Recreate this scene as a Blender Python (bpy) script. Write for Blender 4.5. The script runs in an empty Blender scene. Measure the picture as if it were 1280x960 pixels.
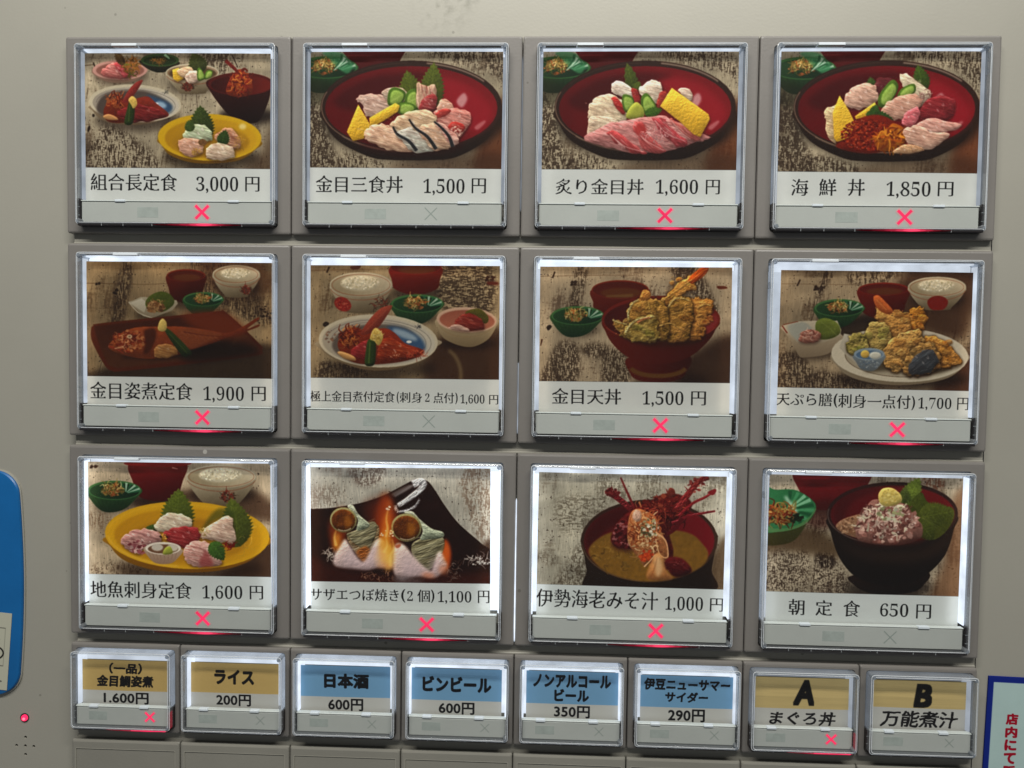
import bpy, bmesh, math, random
from mathutils import Vector, Matrix
random.seed(3)
# Everything is measured in millimetres on the machine's front panel
# (x right, y up from the top of the first button row, z out of the panel) and
# turned into metres here: the panel stands upright, 1.45 m above the ground.
H0 = 1.45
def V(x, y, z): return Vector((x*.001, -z*.001, y*.001+H0))
def Vd(x, y, z): return Vector((x*.001, -z*.001, y*.001))
# ---------------------------------------------------------------- camera
scn = bpy.context.scene
cam = bpy.data.cameras.new('camera'); cam_o = bpy.data.objects.new('camera', cam); scn.collection.objects.link(cam_o)
R3 = ((0.99925868, 0.01427545, -0.03575339), (0.01558646, -0.99920617, 0.03666181), (-0.03520164, -0.0371919, -0.99868794))
cr = Vd(*R3[0]).normalized(); cu = (-Vd(*R3[1])).normalized(); cb = (-Vd(*R3[2])).normalized()
mw = Matrix((cr, cu, cb)).transposed().to_4x4(); mw.translation = V(141.62, -93.31, 209.72)
cam_o.matrix_world = mw
cam.sensor_width = 36; cam.lens = 888.88/1280*36; cam.clip_start = .005; cam.clip_end = 50
scn.camera = cam_o
# ---------------------------------------------------------------- room light: a long ceiling tube above the machine, dim grey surroundings
world = bpy.data.worlds.new('World'); scn.world = world; world.use_nodes = True
world.node_tree.nodes['Background'].inputs[0].default_value = (.93, .97, 1, 1)
world.node_tree.nodes['Background'].inputs[1].default_value = .13
def area(name, loc, target, sx, sy, power, col):
    l = bpy.data.lights.new(name, 'AREA'); l.shape = 'RECTANGLE'; l.size = sx; l.size_y = sy; l.energy = power; l.color = col
    o = bpy.data.objects.new(name, l); scn.collection.objects.link(o)
    o.location = loc; o.rotation_euler = (Vector(target)-Vector(loc)).to_track_quat('-Z', 'Y').to_euler()
    return o
area('ceiling_tube', V(150, 380, 400), V(150, -60, 0), .75, .05, 5.7, (1, .97, .90))
scn.view_settings.view_transform = 'Standard'; scn.view_settings.look = 'None'
scn.view_settings.exposure = 0; scn.view_settings.gamma = 1; scn.view_settings.use_curve_mapping = False
scn.cycles.max_bounces = 8; scn.cycles.transparent_max_bounces = 24; scn.cycles.use_denoising = True
scn.cycles.caustics_reflective = False; scn.cycles.caustics_refractive = False
# ---------------------------------------------------------------- materials
MATS = {}
def lin(c): return tuple(((v/255)/12.92 if v/255 <= .04045 else ((v/255+.055)/1.055)**2.4) for v in c)
def mat(name, col, rough=.5, metal=0, bump=0, bs=600, var=0, vs=40, spec=.5):
    m = bpy.data.materials.new(name); m.use_nodes = True; N = m.node_tree.nodes; L = m.node_tree.links
    b = N['Principled BSDF']; b.inputs['Base Color'].default_value = (*col, 1); b.inputs['Roughness'].default_value = rough
    b.inputs['Metallic'].default_value = metal; b.inputs['Specular IOR Level'].default_value = spec
    tc = N.new('ShaderNodeNewGeometry')
    if bump:
        n = N.new('ShaderNodeTexNoise'); n.inputs['Scale'].default_value = bs*1.0; n.inputs['Detail'].default_value = 3
        L.new(tc.outputs['Position'], n.inputs['Vector'])
        p = N.new('ShaderNodeBump'); p.inputs['Strength'].default_value = bump; p.inputs['Distance'].default_value = .0004
        L.new(n.outputs[0], p.inputs['Height']); L.new(p.outputs[0], b.inputs['Normal'])
    if var:
        n = N.new('ShaderNodeTexNoise'); n.inputs['Scale'].default_value = vs; n.inputs['Detail'].default_value = 6; n.inputs['Roughness'].default_value = .65
        L.new(tc.outputs['Position'], n.inputs['Vector'])
        r = N.new('ShaderNodeMapRange'); r.inputs[1].default_value = .3; r.inputs[2].default_value = .7
        r.inputs[3].default_value = 1-var; r.inputs[4].default_value = 1+var; L.new(n.outputs[0], r.inputs[0])
        x = N.new('ShaderNodeMix'); x.data_type = 'RGBA'; x.blend_type = 'MULTIPLY'; x.inputs[0].default_value = 1
        x.inputs[6].default_value = (*col, 1); L.new(r.outputs[0], x.inputs[7]); L.new(x.outputs[2], b.inputs['Base Color'])
        r2 = N.new('ShaderNodeMapRange'); r2.inputs[3].default_value = rough-.06; r2.inputs[4].default_value = rough+.08; L.new(n.outputs[0], r2.inputs[0]); L.new(r2.outputs[0], b.inputs['Roughness'])
    MATS[name] = m; return m
def emis(name, col, st):
    m = bpy.data.materials.new(name); m.use_nodes = True; N = m.node_tree.nodes; L = m.node_tree.links
    N.remove(N['Principled BSDF']); e = N.new('ShaderNodeEmission'); e.inputs[0].default_value = (*col, 1)
    g = N.new('ShaderNodeNewGeometry'); n = N.new('ShaderNodeTexNoise'); n.inputs['Scale'].default_value = 140; n.inputs['Detail'].default_value = 2
    L.new(g.outputs['Position'], n.inputs['Vector']); r = N.new('ShaderNodeMapRange'); r.inputs[1].default_value = .3; r.inputs[2].default_value = .7
    r.inputs[3].default_value = st*.8; r.inputs[4].default_value = st*1.2; L.new(n.outputs[0], r.inputs[0]); L.new(r.outputs[0], e.inputs[1])
    L.new(e.outputs[0], N['Material Output'].inputs[0]); return m
def clear(name, tint, diff, gloss_rough=.03, ior=1.49, trans=1.0):
    """clear acrylic: looks through, with fresnel gloss and a little milky scatter"""
    m = bpy.data.materials.new(name); m.use_nodes = True; N = m.node_tree.nodes; L = m.node_tree.links
    N.remove(N['Principled BSDF'])
    t = N.new('ShaderNodeBsdfTransparent'); t.inputs[0].default_value = (*tint, 1)
    d = N.new('ShaderNodeBsdfDiffuse'); d.inputs[0].default_value = (.82, .86, .9, 1)
    tl = N.new('ShaderNodeBsdfTranslucent'); tl.inputs[0].default_value = (.82, .88, .95, 1)
    a = N.new('ShaderNodeMixShader'); a.inputs[0].default_value = .5; L.new(d.outputs[0], a.inputs[1]); L.new(tl.outputs[0], a.inputs[2])
    b = N.new('ShaderNodeMixShader'); b.inputs[0].default_value = diff; L.new(t.outputs[0], b.inputs[1]); L.new(a.outputs[0], b.inputs[2])
    g = N.new('ShaderNodeBsdfGlossy'); g.inputs['Roughness'].default_value = gloss_rough; g.inputs[0].default_value = (1, 1, 1, 1)
    f = N.new('ShaderNodeFresnel'); gm = N.new('ShaderNodeNewGeometry')   # thin sheet, same reflectance from both sides
    io = N.new('ShaderNodeMapRange'); io.inputs[3].default_value = ior; io.inputs[4].default_value = 1/ior
    L.new(gm.outputs['Backfacing'], io.inputs[0]); L.new(io.outputs[0], f.inputs[0])
    c = N.new('ShaderNodeMixShader'); L.new(f.outputs[0], c.inputs[0]); L.new(b.outputs[0], c.inputs[1]); L.new(g.outputs[0], c.inputs[2])
    L.new(c.outputs[0], N['Material Output'].inputs[0]); MATS[name] = m; return m
mat('panel_paint', (.348, .338, .292), .42, .12, .05, 1300, .045, 9)
mat('strip_paint', (.30, .29, .25), .45, 0, .08, 900, .05, 22)
mat('bezel', (.186, .175, .163), .40, 0, .10, 1400, .06, 30)
mat('blank', (.235, .228, .198), .45, 0, .10, 1400, .06, 30)
mat('groove_light', (.36, .35, .30), .5)
mat('dark', (.012, .011, .012), .35)
mat('smoked', (.022, .019, .02), .18)
mat('hole', (.003, .003, .003), .8)
mat('diffuser', (.62, .66, .72), .5)
mat('bar', (.445, .465, .44), .38, 0, .04, 1500, .04, 60)
mat('bar_lip', (.62, .66, .64), .3)
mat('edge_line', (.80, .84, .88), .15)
mat('tab', (.72, .78, .84), .3)
mat('bar_mark', (.36, .40, .375), .5, var=.10, vs=500)
mat('mark_off', (.27, .31, .285), .5)
mat('blue_panel', (.004, .11, .33), .34, 0, .06, 500, .12, 30)
mat('paper_edge', (.6, .6, .58), .7)
mat('rib', (.30, .32, .33), .25)
def add_wear(m):
    """old smear above the second column and scattered specks on the painted front"""
    N = m.node_tree.nodes; L = m.node_tree.links; b = N['Principled BSDF']; src = b.inputs['Base Color'].links[0].from_socket
    g = N.new('ShaderNodeNewGeometry'); last = src
    def mix(fac, col):
        nonlocal last
        x = N.new('ShaderNodeMix'); x.data_type = 'RGBA'; L.new(fac, x.inputs[0]); L.new(last, x.inputs[6]); x.inputs[7].default_value = (*col, 1); last = x.outputs[2]
    for (cx, cy, r, amt) in ((112, 10, 11, .30), (120, 13, 5, .35), (-14, -4, 2, .0), (262, -240, 14, .2)):
        if not amt: continue
        d = N.new('ShaderNodeVectorMath'); d.operation = 'DISTANCE'; L.new(g.outputs['Position'], d.inputs[0]); d.inputs[1].default_value = V(cx, cy, -3)
        r1 = N.new('ShaderNodeMapRange'); r1.inputs[1].default_value = 0; r1.inputs[2].default_value = r*.001; r1.inputs[3].default_value = 1; r1.inputs[4].default_value = 0; L.new(d.outputs['Value'], r1.inputs[0])
        n = N.new('ShaderNodeTexNoise'); n.inputs['Scale'].default_value = 420; n.inputs['Detail'].default_value = 4; L.new(g.outputs['Position'], n.inputs['Vector'])
        r2 = N.new('ShaderNodeMapRange'); r2.inputs[1].default_value = .45; r2.inputs[2].default_value = .7; L.new(n.outputs[0], r2.inputs[0])
        q = N.new('ShaderNodeMath'); q.operation = 'MULTIPLY'; L.new(r1.outputs[0], q.inputs[0]); L.new(r2.outputs[0], q.inputs[1])
        q2 = N.new('ShaderNodeMath'); q2.operation = 'MULTIPLY'; q2.inputs[1].default_value = amt*1.6; L.new(q.outputs[0], q2.inputs[0]); mix(q2.outputs[0], (.10, .10, .07))
    for sc, th, col, thr in ((70, .035, (.08, .075, .06), .75), (45, .03, (.55, .54, .50), .85), (120, .05, (.16, .155, .13), .8)):
        v = N.new('ShaderNodeTexVoronoi'); v.inputs['Scale'].default_value = sc; L.new(g.outputs['Position'], v.inputs['Vector'])
        r1 = N.new('ShaderNodeMath'); r1.operation = 'LESS_THAN'; r1.inputs[1].default_value = th; L.new(v.outputs['Distance'], r1.inputs[0])
        sx = N.new('ShaderNodeSeparateColor'); L.new(v.outputs['Color'], sx.inputs[0])
        r2 = N.new('ShaderNodeMath'); r2.operation = 'GREATER_THAN'; r2.inputs[1].default_value = thr-.3; L.new(sx.outputs[0], r2.inputs[0])
        q = N.new('ShaderNodeMath'); q.operation = 'MULTIPLY'; L.new(r1.outputs[0], q.inputs[0]); L.new(r2.outputs[0], q.inputs[1])
        q2 = N.new('ShaderNodeMath'); q2.operation = 'MULTIPLY'; q2.inputs[1].default_value = .55; L.new(q.outputs[0], q2.inputs[0]); mix(q2.outputs[0], col)
    L.new(last, b.inputs['Base Color'])
for k in ('panel_paint', 'bezel', 'strip_paint'): add_wear(MATS[k])
clear('cover_clear', (.985, .99, .99), .004, .02, 1.25)
clear('cover_edge', (.88, .90, .92), .18, .08)
clear('corner_post', (.45, .50, .56), .30, .08)
LED = {}
def led(st, col=(.80, .88, 1.0)):
    k = (round(st, 2), col)
    if k not in LED: LED[k] = emis('led_%d' % len(LED), col, st)
    return LED[k]
RED = emis('red_led', (1.0, .035, .13), 1.1); RED_DIM = emis('red_glow_dim', (.75, .005, .04), .32)
REDS = [emis('red_%d' % i, (1.0, .02+.01*i, .07+.02*i), e) for i, e in enumerate((.05, .16, .38, .72, 1.1))]  # stepped strengths that imitate the fading red glow under the bars
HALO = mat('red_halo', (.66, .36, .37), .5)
def print_mat(name, arr, gain=1.0, transl=.46, tint=(1, .70, .42), rough=.35):
    """paper card with a flat print; lets part of the light behind it through, warmer where ink lies"""
    h, w = arr.shape[:2]
    im = bpy.data.images.new(name, w, h); im.pixels.foreach_set(arr.ravel()); im.update(); im.pack()
    m = bpy.data.materials.new(name); m.use_nodes = True; N = m.node_tree.nodes; L = m.node_tree.links
    N.remove(N['Principled BSDF']); t = N.new('ShaderNodeTexImage'); t.image = im; t.extension = 'EXTEND'
    uv = N.new('ShaderNodeUVMap'); L.new(uv.outputs[0], t.inputs[0])
    g = N.new('ShaderNodeVectorMath'); g.operation = 'MULTIPLY'; g.inputs[1].default_value = (gain,)*3; L.new(t.outputs[0], g.inputs[0])
    d = N.new('ShaderNodeBsdfDiffuse'); L.new(g.outputs[0], d.inputs[0])
    g2 = N.new('ShaderNodeVectorMath'); g2.operation = 'MULTIPLY'; g2.inputs[1].default_value = tint; L.new(g.outputs[0], g2.inputs[0])
    g3 = N.new('ShaderNodeVectorMath'); g3.operation = 'ADD'; g3.inputs[1].default_value = (.022, .008, .002); L.new(g2.outputs[0], g3.inputs[0])
    s = N.new('ShaderNodeBsdfTranslucent'); L.new(g3.outputs[0], s.inputs[0])
    a = N.new('ShaderNodeMixShader'); a.inputs[0].default_value = transl; L.new(d.outputs[0], a.inputs[1]); L.new(s.outputs[0], a.inputs[2])
    gl = N.new('ShaderNodeBsdfGlossy'); gl.inputs['Roughness'].default_value = rough
    b = N.new('ShaderNodeMixShader'); b.inputs[0].default_value = .012; L.new(a.outputs[0], b.inputs[1]); L.new(gl.outputs[0], b.inputs[2])
    L.new(b.outputs[0], N['Material Output'].inputs[0]); return m
# ---------------------------------------------------------------- mesh helpers (millimetres, local to the thing)
C = scn.collection
def thing(name, label, cat, x, y, z=0, group=None):
    o = bpy.data.objects.new(name, None); C.objects.link(o); o.location = V(x, y, z); o.empty_display_size = .01
    o['label'] = label; o['category'] = cat
    if group: o['group'] = group
    return o
def link(name, me, parent, mats):
    for m in (mats if isinstance(mats, (list, tuple)) else [mats]):
        me.materials.append(MATS[m] if isinstance(m, str) else m)
    o = bpy.data.objects.new(name, me); C.objects.link(o)
    if parent is not None: o.parent = parent
    return o
def rr(x0, x1, y0, y1, r, z, n=4):
    """rounded rectangle loop, counter-clockwise"""
    out = []
    for cx, cy, a in ((x1-r, y1-r, 0), (x0+r, y1-r, 90), (x0+r, y0+r, 180), (x1-r, y0+r, 270)):
        for i in range(n+1):
            t = math.radians(a+90*i/n); out.append((cx+r*math.cos(t), cy+r*math.sin(t), z))
    return out
def loft(loops, cap0=False, cap1=False, closed=False):
    vs = []; fs = []; n = len(loops[0])
    for l in loops: vs += l
    K = len(loops)
    for k in range(K if closed else K-1):
        a = k*n; b = ((k+1) % K)*n
        for i in range(n): fs.append((a+i, a+(i+1) % n, b+(i+1) % n, b+i))
    if cap0: fs.append(tuple(range(n))[::-1])
    if cap1: fs.append(tuple((K-1)*n+i for i in range(n)))
    return vs, fs
def mesh(name, vf, origin_abs=False):
    vs, fs = vf; me = bpy.data.meshes.new(name)
    me.from_pydata([tuple(V(*v) if origin_abs else Vd(*v)) for v in vs], [], fs)
    bm = bmesh.new(); bm.from_mesh(me); bmesh.ops.recalc_face_normals(bm, faces=bm.faces); bm.to_mesh(me); bm.free()
    me.validate(); return me
def box(x0, x1, y0, y1, z0, z1, b=.12):
    b = min(b, (x1-x0)*.3, (y1-y0)*.3, (z1-z0)*.4)
    return loft([rr(x0+b, x1-b, y0+b, y1-b, .02, z0, 1), rr(x0, x1, y0, y1, .02+b, z0+b, 1), rr(x0, x1, y0, y1, .02+b, z1-b, 1), rr(x0+b, x1-b, y0+b, y1-b, .02, z1, 1)], True, True)
def join(*vfs):
    V_, F_ = [], []
    for vs, fs in vfs:
        n = len(V_); V_ += vs; F_ += [tuple(i+n for i in f) for f in fs]
    return V_, F_
def shade_smooth(me, ang=35):
    for p in me.polygons: p.use_smooth = True
    try: me.set_sharp_from_angle(angle=math.radians(ang))
    except Exception: pass
    return me
# ---------------------------------------------------------------- the machine's front (structure)
def struct(name, vf, m, parent=None):
    o = link(name, mesh(name, vf, True), None, m)
    if parent is None: o['kind'] = 'structure'
    else: o.parent = parent
    return o
# speaker holes are cut through the front sheet: the sheet is tiled round them
HOLES = [(-16.6, -214.2), (-19.5, -216.9), (-16.7, -216.95), (-14.0, -217.05), (-16.65, -219.7)]
def front_sheet():
    bm = bmesh.new(); z = -3.0; X = (-110, -24, -10, 380); Y = (-330, -224, -211, 110)
    g = [[bm.verts.new(V(x, y, z)) for x in X] for y in Y]
    for j in range(3):
        for i in range(3):
            if (i, j) != (1, 1): bm.faces.new((g[j][i], g[j][i+1], g[j+1][i+1], g[j+1][i]))
    q = (g[1][1], g[1][2], g[2][2], g[2][1]); es = [bm.edges.get((q[i], q[(i+1) % 4])) for i in range(4)]; rims = []
    for cx, cy in HOLES:
        ring = [bm.verts.new(V(cx+.48*math.cos(t*math.pi/6), cy+.48*math.sin(t*math.pi/6), z)) for t in range(12)]
        es += [bm.edges.new((ring[i], ring[(i+1) % 12])) for i in range(12)]; rims.append(ring)
    bmesh.ops.triangle_fill(bm, edges=es, use_beauty=True)
    for ring in rims:
        c = [f for f in bm.faces if all(v in ring for v in f.verts)]
        if c: bmesh.ops.delete(bm, geom=c, context='FACES_ONLY')
        back = [bm.verts.new(v.co+Vector((0, .0022, 0))) for v in ring]
        for i in range(12): bm.faces.new((ring[i], ring[(i+1) % 12], back[(i+1) % 12], back[i]))
        bm.faces.new(back)
    o = [g[0][0], g[0][3], g[3][3], g[3][0]]
    bb = [bm.verts.new(v.co+Vector((0, .02, 0))) for v in o]; bm.faces.new(bb[::-1])
    bm.normal_update()
    for f in bm.faces:
        if abs(f.normal.y) > .9 and f.normal.y > 0 and f.calc_center_median().y < .01: f.normal_flip()
    me = bpy.data.meshes.new('machine_front'); bm.to_mesh(me); bm.free(); return me
panel = link('machine_front', front_sheet(), None, 'panel_paint'); panel['kind'] = 'structure'
for cx, cy in HOLES:
    t = [(cx+.45*math.cos(a*math.pi/6), cy+.45*math.sin(a*math.pi/6)) for a in range(12)]
    struct('speaker_hole', ([(x, y, -3.5) for x, y in t], [tuple(range(12))]), 'hole', panel)
P1, P2, P3, P4 = 0.0, -60.857, -121.714, -182.46
P5 = -212.59
for ya, yb in ((-56.9, -62.6), (-117.7, -123.4), (-178.5, -183.2), (-209.0, -213.6), (-236, -262)):
    struct('mounting_strip', loft([rr(1.0, 272.2, yb, ya, .3, -3.2), rr(1.0, 272.2, yb, ya, .3, -2.1), rr(1.25, 271.95, yb+.25, ya-.25, .2, -1.8)], False, True), 'strip_paint', panel)
struct('plate_gap', box(272.2, 273.0, -262, -1, -3.2, -2.85, .05), 'hole', panel)
for yb in (-58.0, -118.9, -179.7):     # ledge that closes the strip under every button row
    struct('strip_rail', box(1.2, 272.0, yb-3.1, yb-2.35, -1.85, -1.35, .2), 'strip_paint', panel)
# ---------------------------------------------------------------- print painter
# The menu cards are flat print. Each one is drawn here shape by shape into a
# float array and handed to an image that belongs to its card.
import numpy as np
RNG = np.random.default_rng(7)

def noise(h, w, sx, sy, oct=3, seed=None):
    r = np.random.default_rng(seed) if seed is not None else RNG
    out = np.zeros((h, w)); amp = 1.0; tot = 0
    for o in range(oct):
        gx, gy = max(1.5, sx / 2**o), max(1.5, sy / 2**o)
        gw, gh = int(w / gx) + 3, int(h / gy) + 3
        g = r.random((gh, gw)).astype(np.float32)
        X = np.arange(w) / gx; Y = np.arange(h) / gy
        xi = X.astype(int); yi = Y.astype(int)
        fx = X - xi; fy = Y - yi
        fx = (fx*fx*(3-2*fx))[None, :]; fy = (fy*fy*(3-2*fy))[:, None]
        a = g[yi][:, xi]; b = g[yi][:, xi+1]; c = g[yi+1][:, xi]; d = g[yi+1][:, xi+1]
        out += amp*((a*(1-fx)+b*fx)*(1-fy)+(c*(1-fx)+d*fx)*fy); tot += amp; amp *= .55
    return out/tot

def blur(a, r):
    r = int(round(r))
    if r < 1: return a
    for _ in range(2):
        for ax in (0, 1):
            pad = [(0, 0)]*a.ndim; pad[ax] = (r+1, r)
            c = np.cumsum(np.pad(a, pad, mode='edge'), axis=ax)
            n = a.shape[ax]
            a = (np.take(c, np.arange(2*r+1, 2*r+1+n), ax)-np.take(c, np.arange(0, n), ax))/(2*r+1)
    return a

def dnoise(h, w, sl, sw, ang, oct=3):
    """noise stretched along a direction (degrees, image y down)"""
    if abs(sl-sw) < .5: return noise(h, w, sl, sw, oct)
    R = int(np.hypot(h, w))+4; f = noise(R, R, sl, sw, oct); a = np.radians(ang)
    yy, xx = np.mgrid[0:h, 0:w]; yy = yy-h/2; xx = xx-w/2
    u = np.clip(xx*np.cos(a)+yy*np.sin(a)+R/2, 0, R-1).astype(int); v = np.clip(-xx*np.sin(a)+yy*np.cos(a)+R/2, 0, R-1).astype(int)
    return f[v, u]

def smooth(pts, k=6):
    p = np.asarray(pts, float); n = len(p); out = []
    for i in range(n):
        a, b, c, d = p[i-1], p[i], p[(i+1) % n], p[(i+2) % n]
        for j in range(k):
            t = j/k
            out.append(.5*((2*b)+(c-a)*t+(2*a-5*b+4*c-d)*t*t+(3*b-a-3*c+d)*t**3))
    return np.array(out)

class Art:
    def __init__(s, quad, w, h, bottom):
        """quad: the photo's corners TL,TR,BL,BR in drawing units; w,h: its size in pixels"""
        src = np.array([[x, y, 1] for x, y in quad], float)
        dst = np.array([[0, 0], [w, 0], [0, h], [w, h]], float)
        s.A = np.linalg.lstsq(src, dst, rcond=None)[0]
        s.W, s.H, s.ph = int(w), int(bottom), int(h)
        s.k = (abs(s.A[0, 0])+abs(s.A[1, 1]))/2
        s.c = np.full((s.H, s.W, 3), 200.0); s.clipy = s.ph
    def T(s, p):
        p = np.asarray(p, float)
        return np.c_[p, np.ones(len(p))] @ s.A
    def fill(s, pts, f=1.0):
        q = s.T(pts); pad = int(f*2+3)
        x0 = max(0, int(q[:, 0].min())-pad); x1 = min(s.W, int(q[:, 0].max())+pad+1)
        y0 = max(0, int(q[:, 1].min())-pad); y1 = min(s.clipy, int(q[:, 1].max())+pad+1)
        if x1 <= x0 or y1 <= y0: return None
        X = np.arange(x0, x1)+.5; Y = np.arange(y0, y1)+.5
        cnt = np.zeros((y1-y0, x1-x0+1), np.int32)
        for i in range(len(q)):
            (ax, ay), (bx, by) = q[i-1], q[i]
            if ay == by: continue
            if ay > by: ax, ay, bx, by = bx, by, ax, ay
            j0 = max(0, int(np.ceil(ay-.5))-y0); j1 = min(y1-y0, int(np.ceil(by-.5))-y0)
            if j1 <= j0: continue
            yy = Y[j0:j1]; xx = ax+(yy-ay)*(bx-ax)/(by-ay)
            k = np.clip(np.ceil(xx-.5).astype(int)-x0, 0, x1-x0)
            cnt[np.arange(j0, j1), k] += 1
        m = (np.cumsum(cnt, 1)[:, :-1] & 1).astype(float)
        return (y0, y1, x0, x1, blur(m, max(1, f*s.k)))
    def comp(s, M, col, a=1, v=0, n=0, ns=5, g=None, ga=90, tex=None, lit=None, ramp=None):
        if M is None: return
        y0, y1, x0, x1, m = M; h, w = m.shape
        c = np.ones((h, w, 3))*np.array(col, float)
        if g is not None:
            yy, xx = np.mgrid[0:h, 0:w]
            t = (xx/max(1, w)-.5)*np.cos(np.radians(ga))+(yy/max(1, h)-.5)*np.sin(np.radians(ga))+.5
            c = c*(1-t[..., None])+np.array(g, float)*t[..., None]
        if v:
            b = blur(m, max(2, min(h, w)*.12)); gy, gx = np.gradient(b)
            sh = (gy*.8+gx*.35); sh = sh/(np.abs(sh).max()+1e-6)
            c = c*(1+v*sh[..., None])
        if n:
            z = noise(h, w, ns*s.k, ns*s.k, 3)-.5
            c = c*(1+2*n*z[..., None])
        if lit is not None and h > 3 and w > 3:
            amp, sl, sw, ang, spec = lit
            z = dnoise(h, w, sl*s.k, sw*s.k, ang, 4); z = z+.35*blur(m, 3*s.k)
            gy, gx = np.gradient(blur(z, .5)); d = gy*.8+gx*.5; d = d/(d.std()+1e-6)
            if ramp is not None:
                t = np.clip((z-z.mean())/(z.std()+1e-6)*.33+.5, 0, 1)[..., None]
                lo, hi = np.array(ramp[0], float), np.array(ramp[1], float)
                c = c*.35+.65*np.where(t < .5, lo*(1-2*t)+np.array(col, float)*2*t, np.array(col, float)*(2-2*t)+hi*(2*t-1))
            c = c*(1+amp*np.clip(d, -2.2, 2.2)[..., None]*.5)
            sp = np.clip(d-1.15, 0, 1)[..., None]*spec
            c = c*(1-sp)+np.array((252, 244, 232))*sp
        mm = (m*a)[..., None]
        s.c[y0:y1, x0:x1] = s.c[y0:y1, x0:x1]*(1-mm)+np.clip(c, 0, 255)*mm
    def pg(s, pts, col, f=1, sm=True, **k):
        s.comp(s.fill(smooth(pts) if sm else pts, f), col, **k)
    def el(s, cx, cy, rx, ry, col, rot=0, f=1, **k):
        t = np.linspace(0, 2*np.pi, 40, endpoint=False); r = np.radians(rot)
        x = rx*np.cos(t); y = ry*np.sin(t)
        s.comp(s.fill(np.c_[cx+x*np.cos(r)-y*np.sin(r), cy+x*np.sin(r)+y*np.cos(r)], f), col, **k)
    def ln(s, pts, w0, col, w1=None, f=.6, sm=True, **k):
        w1 = w0 if w1 is None else w1; p = np.asarray(pts, float)
        if sm and len(p) > 2:
            pp = np.vstack([2*p[0]-p[1], p, 2*p[-1]-p[-2]]); out = []
            for i in range(1, len(pp)-2):
                a, b, c, d = pp[i-1], pp[i], pp[i+1], pp[i+2]
                for j in range(5):
                    t = j/5; out.append(.5*((2*b)+(c-a)*t+(2*a-5*b+4*c-d)*t*t+(3*b-a-3*c+d)*t**3))
            out.append(pp[-2]); p = np.array(out)
        d = np.gradient(p, axis=0); nn = np.c_[-d[:, 1], d[:, 0]]; nn /= np.linalg.norm(nn, axis=1)[:, None]+1e-9
        w = np.linspace(w0, w1, len(p))[:, None]/2
        s.comp(s.fill(np.vstack([p+nn*w, (p-nn*w)[::-1]]), f), col, **k)
    def arc(s, cx, cy, rx, ry, a0, a1, w, col, rot=0, **k):
        t = np.radians(np.linspace(a0, a1, 26)); r = np.radians(rot)
        x = rx*np.cos(t); y = ry*np.sin(t)
        s.ln(np.c_[cx+x*np.cos(r)-y*np.sin(r), cy+x*np.sin(r)+y*np.cos(r)], w, col, sm=False, **k)
    # --- food and tableware -------------------------------------------------
    def tuft(s, cx, cy, rx, ry, cols, n=60, L=14, w=4, seed=1, curl=.6, up=0):
        r = np.random.default_rng(seed)
        for i in range(n):
            t = r.random()*6.283; q = np.sqrt(r.random())
            x = cx+rx*q*np.cos(t); y = cy+ry*q*np.sin(t)
            an = r.random()*6.283; b = an+curl*(r.random()-.5)*4
            l = L*(.5+r.random())
            c = np.array(cols[r.integers(len(cols))], float)*(.8+.35*r.random())*(1-.18*(y-cy)/ry)
            s.ln([(x, y), (x+l*.5*np.cos(an), y+l*.5*np.sin(an)-up), (x+l*np.cos(b), y+l*np.sin(b)-up)], w*(.7+.6*r.random()), c, w*.4)
    def grit(s, cx, cy, rx, ry, cols, n=120, r0=2, r1=5, seed=1, f=.7, a=1, hi=0):
        r = np.random.default_rng(seed)
        for i in range(n):
            t = r.random()*6.283; q = np.sqrt(r.random()); rr = r0+(r1-r0)*r.random()
            x = cx+rx*q*np.cos(t); y = cy+ry*q*np.sin(t)
            c = np.array(cols[r.integers(len(cols))], float)*(.85+.3*r.random())
            k = r.integers(5, 8); tt = np.arange(k)/k*6.283+r.random()
            R = rr*(.6+.8*r.random(k))
            s.comp(s.fill(np.c_[x+R*np.cos(tt), y+R*np.sin(tt)*.8], f), c, a=a)
            if hi and r.random() < hi: s.el(x-rr*.2, y-rr*.3, rr*.3, rr*.25, (250, 240, 230), f=.5, a=.7)
    def leaf(s, bx, by, tx, ty, w, col=(80, 100, 40), teeth=11, lo=.72, bend=0):
        b = np.array([bx, by], float); t = np.array([tx, ty], float); d = t-b; L = np.hypot(*d); u = d/L; n = np.array([-u[1], u[0]])
        side = []
        K = teeth*2
        for i in range(K+1):
            q = i/K; wd = w*.5*(np.sin(np.pi*min(1, q**.75))**.8 if q < 1 else 0)
            if i % 2: wd = wd*.8
            side.append((q+(.03 if i % 2 == 0 else 0), wd))
        c0 = lambda q: b+u*L*q+n*bend*np.sin(np.pi*q)
        pts = [c0(q)+n*wd for q, wd in side]+[c0(q)-n*wd for q, wd in side[::-1]]
        s.pg(pts, np.array(col)*1.15, f=.7, sm=False, g=tuple(np.array(col)*lo), n=.2, ns=7, ga=60)
        s.ln([c0(.0), c0(.5), c0(.97)], 2, np.array(col)*1.5, 1, a=.7)
        for q in np.linspace(.12, .8, 6):
            for sg in (1, -1):
                s.ln([c0(q), c0(q+.13)+sg*n*w*.36*np.sin(np.pi*q)], 1.3, np.array(col)*1.4, .8, a=.45)
                s.ln([c0(q+.04), c0(q+.17)+sg*n*w*.36*np.sin(np.pi*q)], 1.6, np.array(col)*.55, .8, a=.4)
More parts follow.
